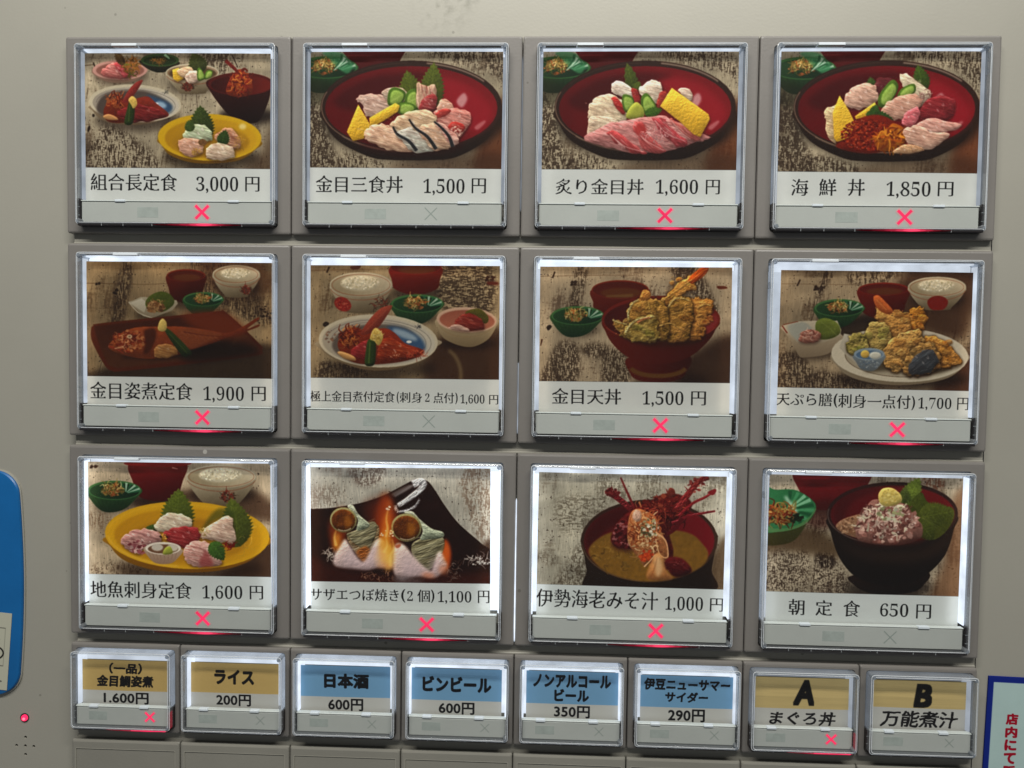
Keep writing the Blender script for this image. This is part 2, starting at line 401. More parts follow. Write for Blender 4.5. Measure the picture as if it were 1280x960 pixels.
    def slab(s, pts, col, n=.06, v=.28, f=1.2, streak=None, ns=8, hi=0.5, seed=3, sc=(255, 245, 240), sh=.5, sdir=(1, .25)):
        p = np.asarray(pts, float)
        s.pg(p+[3, 6], (40, 20, 15), f=5, a=sh)
        r = np.random.default_rng(seed+len(p)); q = smooth(p, 4); q = q+(r.random(q.shape)-.5)*min(9, .07*(np.ptp(p[:, 0])+np.ptp(p[:, 1]))/2)
        ang = np.degrees(np.arctan2(sdir[1], sdir[0])); s.pg(q, col, f=f, v=v*1.1, n=n, ns=ns, lit=(.16, 44, 11, ang, .22*hi+.05)); z = .88*np.array(col, float)
        s.pg(p.mean(0)+(p-p.mean(0))*.62+[4, 6], z, f=7, a=.35, n=n*2, ns=12)
        s.pg(p.mean(0)+(p-p.mean(0))*.4-[4, 7], np.minimum(255, z*1.28), f=8, a=.4, n=n)
        r = np.random.default_rng(seed); c = p.mean(0); e = (p.max(0)-p.min(0))*.34
        if streak is not None:
            M = s.fill(smooth(p), 1)
            if M is not None:
                y0, y1, x0, x1, m = M; sv = s.c.copy()[y0:y1, x0:x1]
                for i in range(9):
                    o = c+(r.random(2)-.5)*2*e; dd = np.array(sdir)*e.max()*(.3+.5*r.random())
                    s.ln([o-dd, o+(r.random(2)-.5)*6, o+dd], 5*r.random()+2, streak, 1.5, a=.5, f=1.5)
                s.c[y0:y1, x0:x1] = sv*(1-m[..., None])+s.c[y0:y1, x0:x1]*m[..., None]
        M = s.fill(smooth(p), 1)
        if M is not None and min(M[4].shape) > 6:      # fine grain of the flesh
            y0, y1, x0, x1, m = M; h, w = m.shape
            t = dnoise(h, w, 70*s.k, 2.6*s.k, ang, 2)-.5; t2 = dnoise(h, w, 26*s.k, 9*s.k, ang+12, 2)-.5
            sub = s.c[y0:y1, x0:x1]; s.c[y0:y1, x0:x1] = np.clip(sub*(1+(m*(t*.2+t2*.36))[..., None]*np.array((.8, 1.1, 1.15))), 0, 255)
        for i in range(int(6*hi)+1):
            o = c+(r.random(2)-.6)*1.6*e
            s.el(o[0], o[1], 3+6*r.random(), 1.5+2*r.random(), sc, rot=r.random()*90-20, f=1.6, a=.55*hi)
    def bowl(s, cx, cy, rx, ry, drop, foot, outer, inner, rim, rw=6, olo=None, ilo=None, fh=0, back=None):
        """drop: height of the body below the rim; foot: half width of the foot"""
        olo = tuple(np.array(outer)*.5) if olo is None else olo
        ilo = tuple(np.array(inner)*.6) if ilo is None else ilo
        s.el(cx+8, cy+drop*.9, rx*.95, ry*.75+8, (28, 18, 12), f=16, a=.6)
        t = np.radians(np.linspace(0, 180, 24)); pts = []
        for q in t:
            pts.append((cx+rx*np.cos(q), cy+ry*np.sin(q)*.35))
        b = [(cx+rx*.94, cy), (cx+rx*.9, cy+ry*.35+drop*.25), (cx+rx*.72, cy+ry*.62+drop*.58), (cx+foot, cy+ry*.8+drop*.92), (cx+foot*.9, cy+ry*.86+drop+fh),
             (cx, cy+ry*.95+drop+fh), (cx-foot*.9, cy+ry*.86+drop+fh), (cx-foot, cy+ry*.8+drop*.92), (cx-rx*.72, cy+ry*.62+drop*.58), (cx-rx*.9, cy+ry*.35+drop*.25), (cx-rx*.94, cy), (cx, cy-ry*.3)]
        s.pg(b, outer, f=1.2, g=olo, ga=75, n=.05, ns=20)
        s.el(cx, cy, rx, ry, rim, f=1, g=tuple(np.array(rim)*.7), ga=60)
        s.el(cx, cy+rw*.35, rx-rw, ry-rw*.8, inner, f=1.2, g=ilo, ga=150, n=.05, ns=30)
    def wood(s, seed, base=(172, 160, 138), dark=(72, 54, 40), amt=1.0, warm=.5, slant=.15, lo=.45, plank=()):
        H, W = s.clipy, s.W
        k = s.k
        b = noise(H, W, 160*k, 110*k, 3, seed)
        c = np.array(base)*(0.72+.5*b[..., None])
        yy, xx = np.mgrid[0:H, 0:W]
        n1 = noise(H+W, W+H, 9*k, 90*k, 4, seed+1)
        xs = np.clip((xx+slant*(yy-H/2)+H*.3).astype(int), 0, W+H-1)
        st = n1[yy, xs]
        n2 = noise(H+W, W+H, 26*k, 6*k, 3, seed+2)[yy, xs]
        patch = noise(H, W, 130*k, 170*k, 2, seed+3)
        fine = .5*noise(H, W, 3.0*k, 13*k, 2, seed+4)+.5*noise(H, W, 11*k, 2.6*k, 2, seed+14)+.9*(noise(H, W, 2.6*k, 2.6*k, 1, seed+24)-.5)*.35
        m = np.clip((st*.55+n2*.25+fine*.42+patch*.95-1.26+.16*(amt-1))*5, 0, 1)*min(1, amt)*.85
        m = np.clip(m, 0, 1)
        m = blur(m, .6*k); c = c*(1-m[..., None]*.7)+np.array(dark)*m[..., None]*.7
        sp = np.clip((noise(H, W, 7*k, 7*k, 2, seed+5)-.80)*16, 0, 1)
        c = c*(1-sp[..., None]*.9)+np.array((40, 28, 22))*sp[..., None]*.9
        gr = noise(H, W, 2.5*k, 30*k, 2, seed+6)-.5
        c *= 1+.22*gr[..., None]
        s.c[:H] = c
        for (x0, y0, x1, y1) in plank:
            s.ln([(x0, y0), ((x0+x1)/2+1, (y0+y1)/2), (x1, y1)], 2.5, (48, 34, 24), f=.8, a=.8)
            s.ln([(x0+3, y0), ((x0+x1)/2+4, (y0+y1)/2), (x1+3, y1)], 3, (190, 178, 155), f=1.2, a=.4)
    def blotch(s, pts, col=(52, 38, 28), a=.8, f=9, seed=5, th=.46, sc=(5, 22)):
        """worn patch: noise inside a soft outline"""
        M = s.fill(smooth(pts), f)
        if M is None: return
        y0, y1, x0, x1, m = M; h, w = m.shape
        z = noise(h, w, sc[0]*s.k, sc[1]*s.k, 3, seed)*.5+noise(h, w, 3*s.k, 9*s.k, 2, seed+1)*.25+noise(h, w, 10*s.k, 2.6*s.k, 2, seed+2)*.25
        mm = (np.clip((z-th-.03)*8, 0, 1)*m*a)[..., None]
        s.c[y0:y1, x0:x1] = s.c[y0:y1, x0:x1]*(1-mm)+np.array(col, float)*mm
    def shade(s, pts, col=(30, 18, 12), a=.5, f=22):
        s.comp(s.fill(smooth(pts), f), col, a=a)
    def grade(s, mul=(1, 1, 1), edge=(1.0, .8, .6), ea=.0, sat=1.0, con=1.0, gamma=1.0):
        H = s.ph; c = s.c[:H]
        l = c.mean(2, keepdims=True); c = l+(c-l)*sat
        c = 95+(c-95)*con
        c = 255*np.clip(c/255, 0, 1)**gamma
        c = c*np.array(mul)
        l = c.mean(2); d = l-blur(l, 5*s.k); c = c+np.clip(d, -40, 40)[..., None]*.25         # the crispness of a printed photograph
        z = blur(noise(H, s.W, 9*s.k, 9*s.k, 4), 1); gy, gx = np.gradient(z); gg = (gx+gy)/(gx.std()+1e-6)
        c *= 1+.007*np.clip(gg, -3, 3)[..., None]
        s.c[:H] = np.clip(blur(c, 1) if s.k > .8 else c, 0, 255)
    def rgba(s, gain=1.0):
        a = np.ones((s.H, s.W, 4), np.float32)
        a[..., :3] = np.clip(s.c, 0, 255)[::-1]/255
        return a

# --- small dishes that come back on several cards ---------------------------
def green_dish(A, cx, cy, sc=1.0, cut=False, seed=11):
    """deep green fluted dish with pickles"""
    u = lambda x: x*sc
    A.el(cx+u(5), cy+u(60), u(95), u(35), (30, 20, 14), f=14, a=.55)
    A.pg([(cx-u(118), cy-u(5)), (cx-u(105), cy+u(42)), (cx-u(60), cy+u(88)), (cx-u(10), cy+u(96)), (cx+u(45), cy+u(80)), (cx+u(95), cy+u(35)), (cx+u(118), cy-u(6)), (cx, cy-u(28))],
         (58, 96, 50), g=(22, 42, 26), ga=80, n=.08, ns=10)
    for i in range(9):
        x = cx-u(85)+u(21)*i
        A.ln([(x, cy+u(30)), (cx+(x-cx)*.6, cy+u(85))], u(3), (20, 44, 24), u(1.5), a=.5, f=1.5)
    A.el(cx, cy, u(118), u(42), (66, 112, 62), f=1)
    A.el(cx, cy+u(3), u(110), u(36), (38, 70, 40), g=(22, 44, 28), ga=20, f=1.5)
    for i in range(7):
        a = -75+i*13
        x = cx+u(112)*np.cos(np.radians(a)); y = cy+u(37)*np.sin(np.radians(a))
        A.ln([(cx+u(48)+i*u(2), cy+u(6)+i), (x, y)], u(3), ((182, 214, 190) if i % 2 else (44, 104, 70)), u(11), a=.85, f=1.3)
    A.grit(cx-u(8), cy-u(2), u(48), u(26), [(120, 98, 48), (150, 128, 72), (96, 62, 28), (160, 96, 52), (60, 46, 22)], int(70), u(4), u(9), seed)
    A.tuft(cx-u(8), cy-u(8), u(44), u(24), [(188, 160, 92), (150, 120, 62), (180, 92, 40), (92, 96, 40), (206, 188, 128)], 55, u(20), u(5), seed)

def rice_bowl(A, cx, cy, rx, ry, drop, deco='flower', dx=0):
    A.bowl(cx, cy, rx, ry, drop, rx*.5, (196, 186, 160), (196, 184, 160), (206, 196, 172), rw=4, olo=(92, 78, 58), ilo=(150, 136, 108))
    A.arc(cx, cy+1, rx-10, ry-8, 0, 360, 2.2, (140, 66, 42), a=.7)
    A.arc(cx, cy+4, rx-1, ry+9, 12, 168, 2.4, (140, 66, 42), a=.75)
    A.el(cx-4, cy-ry*.12, rx*.62, ry*.62, (214, 204, 178), f=3, v=.15, n=.1, ns=8)
    A.grit(cx-4, cy-ry*.15, rx*.6, ry*.5, [(236, 228, 206), (206, 196, 168), (226, 218, 196), (178, 164, 132)], 190, 2, 5, 4)
    x = cx+dx; y = cy+ry+drop*.42
    if deco == 'flower':
        A.grit(x, y, rx*.2, drop*.28, [(112, 40, 30), (140, 58, 40), (70, 50, 36)], 46, 3, 8, 8)
        A.tuft(x, y, rx*.22, drop*.26, [(60, 44, 34), (120, 50, 36)], 22, 16, 3, 9)
    elif deco == 'dot':
        A.pg([(x-44, y-4), (x-30, y-24), (x, y-31), (x+30, y-24), (x+45, y-4), (x+30, y+24), (x, y+30), (x-30, y+24)], (122, 28, 18), f=1.3, n=.1)
    elif deco == 'oval':
        A.el(x, y, 40, 30, (142, 40, 30), rot=28, n=.25, ns=5)
        A.grit(x, y, 30, 22, [(170, 78, 58), (120, 26, 20)], 50, 2, 5, 5)

def red_bowl(A, x0, x1, yt, yb, inset=.16, soup=True, ell=.17, col=(112, 24, 14), lo=(54, 10, 6)):
    w = x1-x0; cx = (x0+x1)/2; ry = w*ell
    A.el(cx, yb, w*.5, ry+10, (26, 14, 10), f=14, a=.6)
    A.pg([(x0, yt), (x0+w*inset*.35, yt+(yb-yt)*.5), (x0+w*inset, yb-ry*.5), (cx, yb+ry*.3), (x1-w*inset, yb-ry*.5), (x1-w*inset*.35, yt+(yb-yt)*.5), (x1, yt), (cx, yt-ry*.6)],
         col, g=lo, ga=60, n=.05, ns=30)
    A.el(cx, yt, w/2, ry, tuple(np.array(col)*1.15), f=1)
    A.el(cx, yt+2, w/2-5, ry-4, tuple(np.array(col)*.72), f=1.2, g=tuple(np.array(col)*.9), ga=90)
    if soup: A.el(cx+4, yt+ry*.35, w*.36, ry*.55, (96, 54, 24), f=3, a=.8)

def tempura(A, pts, base=(168, 128, 62), seed=1, g=(92, 62, 24), green=False):
    r = np.random.default_rng(seed); p = np.array(pts, float)
    A.pg(p+[4, 8], (36, 20, 10), f=7, a=.5)
    q = smooth(p, 5); q = q+(r.random(q.shape)-.5)*13
    b = np.array(base, float)
    hi = np.array((196, 172, 100)) if green else np.array((222, 162, 84)); lo = np.array(g, float)*.5
    A.pg(p.mean(0)+(q-p.mean(0))*1.05, (50, 30, 12), f=4, a=.6); A.pg(q, b, g=np.array(g), ga=70, f=1.1, v=.5, lit=(.42, 30, 22, 30, .12), ramp=(lo*1.2, hi)); A.pg(p.mean(0)+(p-p.mean(0))*.5-[6, 10], hi, f=14, a=.28)
    c = p.mean(0); e = (p.max(0)-p.min(0))*.36
    for i in range(5):                       # folds of batter
        o = c+(r.random(2)-.5)*2*e; rr_ = 8+12*r.random(); t = np.arange(8)/8*6.283
        R = rr_*(.6+.8*r.random(8)); w = np.c_[o[0]+R*np.cos(t)*1.4, o[1]+R*np.sin(t)]
        A.pg(w+[2, 4], lo, f=3, a=.55)
        A.pg(w, (b*1.18 if i % 2 else (b*(.86, 1.02, .8) if green else b*(1.15, .98, .8))), f=1.6, v=.4, lit=(.4, 18, 12, 0, .15), ramp=(lo*1.6, hi), a=.6)
    A.grit(c[0], c[1], e[0]*1.3, e[1]*1.3, [hi*1.1, b*1.25, lo], 34, 1.5, 5, seed, a=.6)

def donburi(A, cx, cy, rx, ry, drop=44):
    """wide lacquer bowl: black rim, red inside"""
    A.el(cx+10, cy+drop+10, rx*1.0, ry*.92, (26, 18, 13), f=18, a=.75)
    A.pg([(cx-rx*.94, cy), (cx-rx*.935, cy+ry*.4), (cx-rx*.78, cy+ry*.78), (cx-rx*.45, cy+ry*1.0+drop*.45), (cx-rx*.2, cy+ry+drop*.75), (cx+rx*.2, cy+ry+drop*.75), (cx+rx*.5, cy+ry*1.0+drop*.45), (cx+rx*.82, cy+ry*.74), (cx+rx*.93, cy+ry*.35), (cx+rx*.94, cy), (cx, cy-ry*.5)],
         (66, 44, 32), g=(34, 22, 16), ga=90, f=1.3, n=.06, ns=20)
    A.el(cx, cy, rx, ry, (54, 34, 26), f=1.2)
    A.arc(cx, cy+1, rx-5, ry-5, 80, 200, 4.5, (132, 108, 92), a=.8, f=1.5)
    A.arc(cx, cy, rx-9, ry-9, 280, 325, 6, (170, 150, 136), a=.8, f=2)
    A.arc(cx, cy+2, rx-3, ry-3, 100, 140, 3, (190, 170, 150), a=.6, f=2)
    A.arc(cx, cy, rx-9, ry-10, 210, 268, 3, (78, 56, 46), a=.6, f=1.5)
    A.el(cx, cy+6, rx-20, ry-18, (128, 22, 30), f=1.5, g=(96, 14, 16), ga=170, n=.05, ns=50)
    A.pg([(cx+rx*.15, cy-ry*.62), (cx+rx*.6, cy-ry*.5), (cx+rx*.9, cy+ry*.1), (cx+rx*.72, cy+ry*.55), (cx+rx*.5, cy+ry*.2)], (170, 32, 48), f=16, a=.6)
    A.shade([(cx-rx*.85, cy-ry*.1), (cx-rx*.5, cy-ry*.6), (cx, cy-ry*.74), (cx+rx*.3, cy-ry*.66), (cx-rx*.1, cy-ry*.45), (cx-rx*.5, cy+ry*.1)], (58, 8, 8), .55, 12)
    A.pg([(cx+rx*.5, cy-ry*.12), (cx+rx*.58, cy-ry*.3), (cx+rx*.62, cy-ry*.16), (cx+rx*.56, cy+ry*.02)], (222, 190, 190), f=4, a=.7)
    A.pg([(cx+rx*.7, cy+ry*.44), (cx+rx*.8, cy+ry*.3), (cx+rx*.82, cy+ry*.34), (cx+rx*.74, cy+ry*.5)], (210, 150, 150), f=3, a=.6)
def cucumber(A, pts, seed=0):
    A.pg(pts, (74, 104, 34), f=1, v=.3, n=.1)
    p = np.array(pts, float); c = p.mean(0)
    A.pg(c+(p-c)*.74+[2, 1], (148, 176, 84), f=1.8, v=.2, n=.12)
    for q in (.3, .1, -.15): A.ln([c+(p[0]-c)*.6+[q*20, 0], c+(p[len(p)//2]-c)*.6+[q*20, 0]], 2, (186, 204, 122), 1, a=.5)
def egg(A, pts, seed=0):
    A.pg(np.array(pts, float)+[4, 8], (50, 24, 10), f=5, sm=False, a=.5)
    A.pg(pts, (238, 202, 74), sm=False, f=1.6, v=.18, g=(216, 168, 44), lit=(.16, 9, 7, 30, .06))
    c = np.array(pts, float).mean(0); e = (np.max(pts, 0)-np.min(pts, 0))*.3
    A.grit(c[0], c[1], e[0], e[1], [(240, 206, 92), (204, 150, 36)], 30, 1.5, 3.5, seed+2, a=.6)
# ---------------------------------------------------------------- the twelve food prints
WHITE_FISH = (206, 172, 160); PINK = (196, 132, 124)
def back_dishes(A, sc=1.0, x=0):
    """corner of a green dish and of a red soup bowl at the top left"""
    red_bowl(A, 242+x, 512+x, 92, 215, .2, soup=False, ell=.05, col=(104, 20, 22), lo=(62, 12, 10))
    green_dish(A, 168+x, 188, 1.16, seed=12); A.pg([(150+x, 125), (200+x, 118), (250+x, 135), (282+x, 180), (262+x, 215), (215+x, 190), (180+x, 150)], (70, 142, 96), f=3, a=.75); [A.ln([(195+x+q*5, 205-q*3), (228+x+q*9, 165+q*4-abs(q-2)*3), (236+x+q*12, 132+q*14)], 3, ((206, 228, 212) if q in (1, 2) else (40, 96, 62)), 12, a=.8, f=1.6) for q in range(4)]
    A.shade([(80, 240), (190, 260), (200, 330), (90, 345)], (34, 34, 18), .5, 16)

def art11(A):
    A.wood(11, amt=1.05, plank=[(600, 120, 640, 640)])
    A.blotch([(150, 500), (230, 440), (300, 470), (420, 560), (440, 640), (130, 640)], f=14, th=.42, seed=31)
    A.blotch([(600, 120), (760, 120), (740, 240), (600, 230)], f=14, th=.4, seed=32)
    A.ln([(122, 180), (168, 176)], 3, (60, 40, 25), a=.8); A.ln([(165, 166), (172, 186)], 6, (40, 28, 18))
    A.el(163, 398, 6, 7, (40, 30, 22)); A.el(142, 456, 6, 14, (44, 32, 24), rot=15)
    # pink dish with sashimi
    A.el(285, 225, 120, 40, (40, 24, 18), f=12, a=.5)
    A.pg([(162, 200), (185, 232), (230, 252), (285, 256), (350, 246), (390, 215), (402, 185), (280, 170)], (176, 140, 124), g=(120, 96, 82), f=1.2)
    A.el(282, 200, 121, 43, (196, 148, 138)); A.el(283, 202, 106, 34, (132, 88, 78), f=2, g=(160, 108, 96))
    A.slab([(200, 215), (215, 190), (250, 168), (285, 172), (320, 190), (330, 225), (290, 238), (235, 234)], (186, 108, 104), streak=(206, 150, 140), hi=.6)
    A.slab([(258, 175), (282, 165), (305, 185), (322, 225), (300, 232), (275, 205)], (176, 70, 76), streak=(204, 120, 120), seed=5)
    A.tuft(330, 185, 34, 34, [(150, 96, 34), (108, 110, 40), (176, 110, 40), (90, 70, 30)], 80, 22, 5, 3)
    A.leaf(300, 180, 262, 118, 40, (92, 70, 36), 7)
    # small dark green bowl
    A.pg([(375, 158), (395, 190), (450, 212), (505, 200), (540, 165)], (52, 50, 30), g=(20, 22, 14))
    A.el(458, 158, 83, 28, (56, 84, 46)); A.el(458, 161, 72, 20, (34, 52, 26), f=1.5)
    A.tuft(452, 160, 30, 14, [(130, 84, 34), (96, 66, 30), (150, 104, 44)], 40, 14, 4, 6)
    A.ln([(478, 134), (500, 152)], 13, (150, 190, 150), 5, f=1.5)
    # white bowl with egg, squid and cucumber
    rice_bowl(A, 600, 212, 117, 38, 58, 'flower', -20)
    A.el(600, 216, 104, 30, (92, 70, 48), f=3)
    A.leaf(640, 215, 600, 130, 90, (66, 74, 32), 9)
    egg(A, [(512, 200), (540, 192), (562, 238), (535, 252), (515, 240)])
    A.slab([(530, 205), (570, 188), (600, 195), (600, 225), (560, 235)], (206, 172, 140), hi=.6)
    A.slab([(566, 228), (585, 208), (620, 205), (630, 240), (600, 258), (575, 252)], (216, 188, 170), hi=.8)
    cucumber(A, [(622, 245), (620, 200), (632, 192), (650, 222), (648, 242)])
    cucumber(A, [(650, 240), (660, 205), (685, 205), (680, 232)])
    # dark red lobster bowl
    A.el(830, 400, 120, 40, (20, 10, 8), f=14, a=.8)
    A.pg([(665, 245), (680, 300), (740, 380), (790, 420), (850, 432), (890, 415), (925, 340), (937, 280), (937, 250), (800, 215)], (70, 20, 14), g=(26, 10, 8), ga=80, n=.06)
    A.el(808, 262, 142, 50, (88, 22, 16)); A.el(810, 266, 132, 42, (58, 16, 12), g=(112, 30, 20), ga=0, f=2)
    A.pg([(745, 300), (760, 240), (790, 205), (815, 200), (850, 240), (855, 300), (800, 318)], (128, 48, 22), v=.3, n=.3, ns=7)
    A.tuft(805, 262, 40, 48, [(176, 84, 30), (138, 40, 22), (196, 118, 50), (86, 22, 14)], 90, 26, 6, 7)
    A.ln([(742, 160), (770, 185), (795, 210)], 16, (112, 30, 24), 12, n=.3); A.ln([(770, 135), (795, 190)], 3, (30, 12, 10))
    A.ln([(812, 205), (825, 196), (838, 208)], 14, (104, 30, 20), 6)
    # wide blue and white dish with simmered fish
    A.el(360, 420, 190, 45, (34, 22, 16), f=16, a=.6)
    A.pg([(154, 352), (160, 378), (205, 420), (290, 438), (380, 438), (470, 415), (532, 368), (540, 335), (340, 300)], (186, 172, 148), g=(96, 78, 58), f=1.2)
    A.el(347, 345, 203, 82, (196, 186, 164), rot=3); A.el(350, 349, 190, 73, (158, 148, 136), rot=3, g=(196, 188, 174), ga=0, f=1.5)
    A.arc(350, 350, 174, 64, 180, 400, 1.8, (60, 54, 60), rot=3, a=.6)
    A.pg([(230, 300), (380, 290), (480, 330), (505, 370), (440, 410), (300, 415), (195, 395), (180, 350)], (72, 60, 56), f=4, a=.85)
    A.pg([(400, 310), (470, 330), (510, 355), (500, 385), (440, 392), (420, 350)], (52, 84, 120), f=6, a=.9); A.el(462, 352, 24, 13, (150, 176, 200), rot=20, f=4)
    A.el(438, 347, 12, 5, (236, 240, 244), f=1.5)
    A.pg([(208, 392), (220, 350), (262, 325), (330, 330), (400, 315), (440, 345), (495, 395), (440, 415), (300, 430), (230, 425)], (104, 38, 20), v=.3, n=.16, g=(126, 46, 34), ga=0, ns=12)
    A.tuft(262, 335, 40, 30, [(150, 66, 30), (92, 30, 16), (176, 96, 50)], 60, 22, 6, 8)
    A.slab([(270, 380), (340, 350), (440, 365), (480, 400), (400, 425), (300, 420)], (112, 34, 34), streak=(150, 62, 54), hi=.4, sh=.1)
    A.pg([(293, 338), (318, 290), (352, 255), (382, 246), (350, 300), (318, 338)], (134, 48, 42), n=.15, v=.2)
    A.pg([(300, 432), (312, 370), (326, 332), (346, 352), (336, 432)], (46, 62, 26), v=.4); A.ln([(325, 345), (318, 425)], 5, (84, 104, 44), a=.6)
    A.pg([(318, 330), (334, 314), (352, 326), (356, 352), (340, 368), (330, 352)], (208, 176, 92), v=.2, n=.12)
    A.pg([(205, 402), (230, 392), (262, 404), (270, 418), (225, 416)], (190, 140, 90), v=.3)
    A.tuft(480, 300, 14, 8, [(60, 60, 60)], 10, 12, 2, 9)
    # yellow plate
    A.el(680, 585, 215, 50, (34, 22, 12), f=18, a=.7)
    A.pg([(456, 495), (466, 532), (500, 572), (590, 603), (690, 607), (800, 592), (865, 550), (888, 505), (670, 440)], (168, 128, 20), g=(108, 76, 14), f=1.2)
    A.el(671, 494, 225, 102, (206, 166, 26), rot=1, f=1.2); A.el(676, 500, 200, 86, (176, 132, 20), rot=1, g=(204, 160, 30), ga=0, f=3)
    A.el(676, 512, 168, 66, (182, 140, 26), f=5, g=(158, 114, 22)); A.el(815, 446, 16, 13, (226, 206, 130), f=4)
    A.leaf(640, 520, 632, 358, 120, (62, 76, 32), 13)
    A.slab([(556, 500), (566, 462), (600, 435), (650, 440), (680, 470), (680, 505), (620, 520)], (176, 186, 156), v=.3, streak=(214, 220, 200), hi=.9)
    A.leaf(590, 470, 580, 420, 50, (70, 90, 40), 7)
    A.slab([(532, 520), (548, 500), (600, 495), (640, 510), (640, 560), (590, 580), (548, 560)], (196, 150, 128), streak=(216, 180, 160), hi=.7)
    A.slab([(690, 490), (730, 458), (770, 452), (802, 500), (800, 540), (740, 540)], (178, 130, 104), streak=(150, 84, 64), hi=.5)
    A.leaf(722, 530, 742, 462, 60, (54, 78, 32), 8)
    A.slab([(652, 560), (668, 530), (710, 515), (770, 535), (778, 580), (720, 594), (665, 588)], (196, 172, 150), streak=(228, 210, 196), hi=.9)
    A.tuft(612, 560, 18, 16, [(190, 150, 80), (150, 110, 40)], 22, 14, 4, 4); A.tuft(806, 510, 24, 26, [(186, 144, 60)], 20, 18, 3, 5)
    A.pg([(622, 512), (640, 500), (660, 512), (650, 530), (630, 528)], (120, 86, 50), n=.2)
    A.shade([(900, 560), (937, 440), (937, 634), (820, 634)], (62, 40, 24), .6, 20)

def art12(A, x=0, kind=2):
    A.wood(20+kind, amt=1.0, plank=[(150, 330, 60, 640)])
    A.blotch([(97, 300), (150, 380), (190, 520), (230, 640), (90, 640)], f=12, th=.38, seed=41, sc=(6, 14))
    A.blotch([(240, 560), (400, 600), (420, 640), (230, 640)], f=10, th=.42, seed=42)
    A.blotch([(600, 112), (900, 112), (950, 260), (860, 200), (700, 170)], f=14, th=.43, seed=43)
    A.shade([(860, 400), (960, 340), (965, 660), (820, 660)], (96, 44, 18), .75, 20)
    A.shade([(500, 600), (900, 560), (960, 660), (480, 660)], (60, 38, 24), .55, 20)
    back_dishes(A)
    donburi(A, 538+x, 360, 396, 200)

def art_2(A):
    art12(A, 0, 2)
    A.el(540, 520, 230, 50, (60, 10, 10), f=14, a=.5)
    A.leaf(560, 400, 520, 205, 130, (88, 98, 30), 13); A.leaf(620, 380, 638, 172, 120, (92, 102, 36), 13)
    A.slab([(300, 330), (330, 308), (400, 306), (445, 330), (450, 380), (400, 410), (345, 400), (325, 350)], (196, 164, 150), streak=(222, 200, 190), hi=.8)
    A.slab([(410, 300), (450, 278), (510, 285), (520, 330), (460, 350)], (190, 168, 150), hi=.6)
    cucumber(A, [(438, 350), (442, 292), (472, 276), (515, 300), (500, 345), (470, 358)])
    cucumber(A, [(512, 345), (520, 300), (555, 282), (576, 320), (572, 370), (540, 372)])
    A.slab([(568, 370), (565, 262), (610, 270), (640, 262), (650, 330), (640, 375)], (186, 150, 130), streak=(150, 60, 60), hi=.5, sdir=(.2, 1))
    A.slab([(575, 372), (590, 330), (640, 305), (652, 350), (630, 380)], (150, 58, 60), streak=(196, 130, 124))
    A.slab([(650, 372), (665, 335), (690, 325), (718, 350), (720, 385), (680, 395)], (206, 160, 140), hi=.8)
    A.slab([(640, 385), (700, 368), (770, 372), (802, 410), (780, 460), (740, 500), (700, 480), (660, 430)], (198, 132, 122), streak=(214, 176, 168), hi=.8)
    A.slab([(700, 450), (722, 426), (770, 440), (765, 470), (725, 472)], (170, 52, 46), streak=(200, 120, 110), hi=.3, sh=.2)
    A.slab([(640, 400), (665, 375), (710, 372), (700, 395), (660, 410)], (176, 66, 60), hi=.3, sh=.2)
    A.grit(735, 470, 26, 24, [(226, 196, 180), (206, 160, 150)], 40, 2, 5, 4)
    cucumber(A, [(480, 385), (490, 345), (540, 345), (562, 370), (520, 400)])
    egg(A, [(258, 470), (308, 350), (368, 450), (332, 500), (285, 510)])
    egg(A, [(356, 410), (470, 344), (490, 355), (482, 382), (390, 440), (360, 444)])
    A.slab([(448, 440), (500, 395), (560, 375), (630, 382), (650, 430), (600, 470), (520, 480), (470, 465)], (206, 178, 148), streak=(176, 132, 104), hi=.8)
    A.slab([(336, 480), (352, 452), (400, 435), (450, 442), (470, 470), (560, 545), (480, 555), (400, 535), (345, 505)], (214, 176, 150), streak=(228, 202, 184), hi=.9)
    A.slab([(470, 475), (530, 450), (580, 480), (640, 548), (560, 560), (510, 520)], (182, 178, 168), streak=(214, 206, 196), hi=.8)
    A.slab([(570, 460), (620, 430), (670, 450), (715, 520), (700, 545), (640, 550), (600, 510)], (204, 168, 142), streak=(170, 160, 150), hi=.7)
    A.slab([(640, 430), (670, 430), (745, 490), (740, 520), (715, 530), (680, 480)], (206, 160, 148), streak=(180, 90, 86), hi=.7)
    for P in ([(460, 448), (480, 480), (530, 510), (565, 552)], [(530, 415), (560, 455), (610, 490), (650, 545)], [(640, 425), (670, 450), (705, 490), (722, 535)]):
        A.ln(P, 8, (40, 40, 44), 16, f=1.5, n=.3); A.ln(np.array(P)+[9, -1], 3, (150, 150, 150), 3, a=.5)

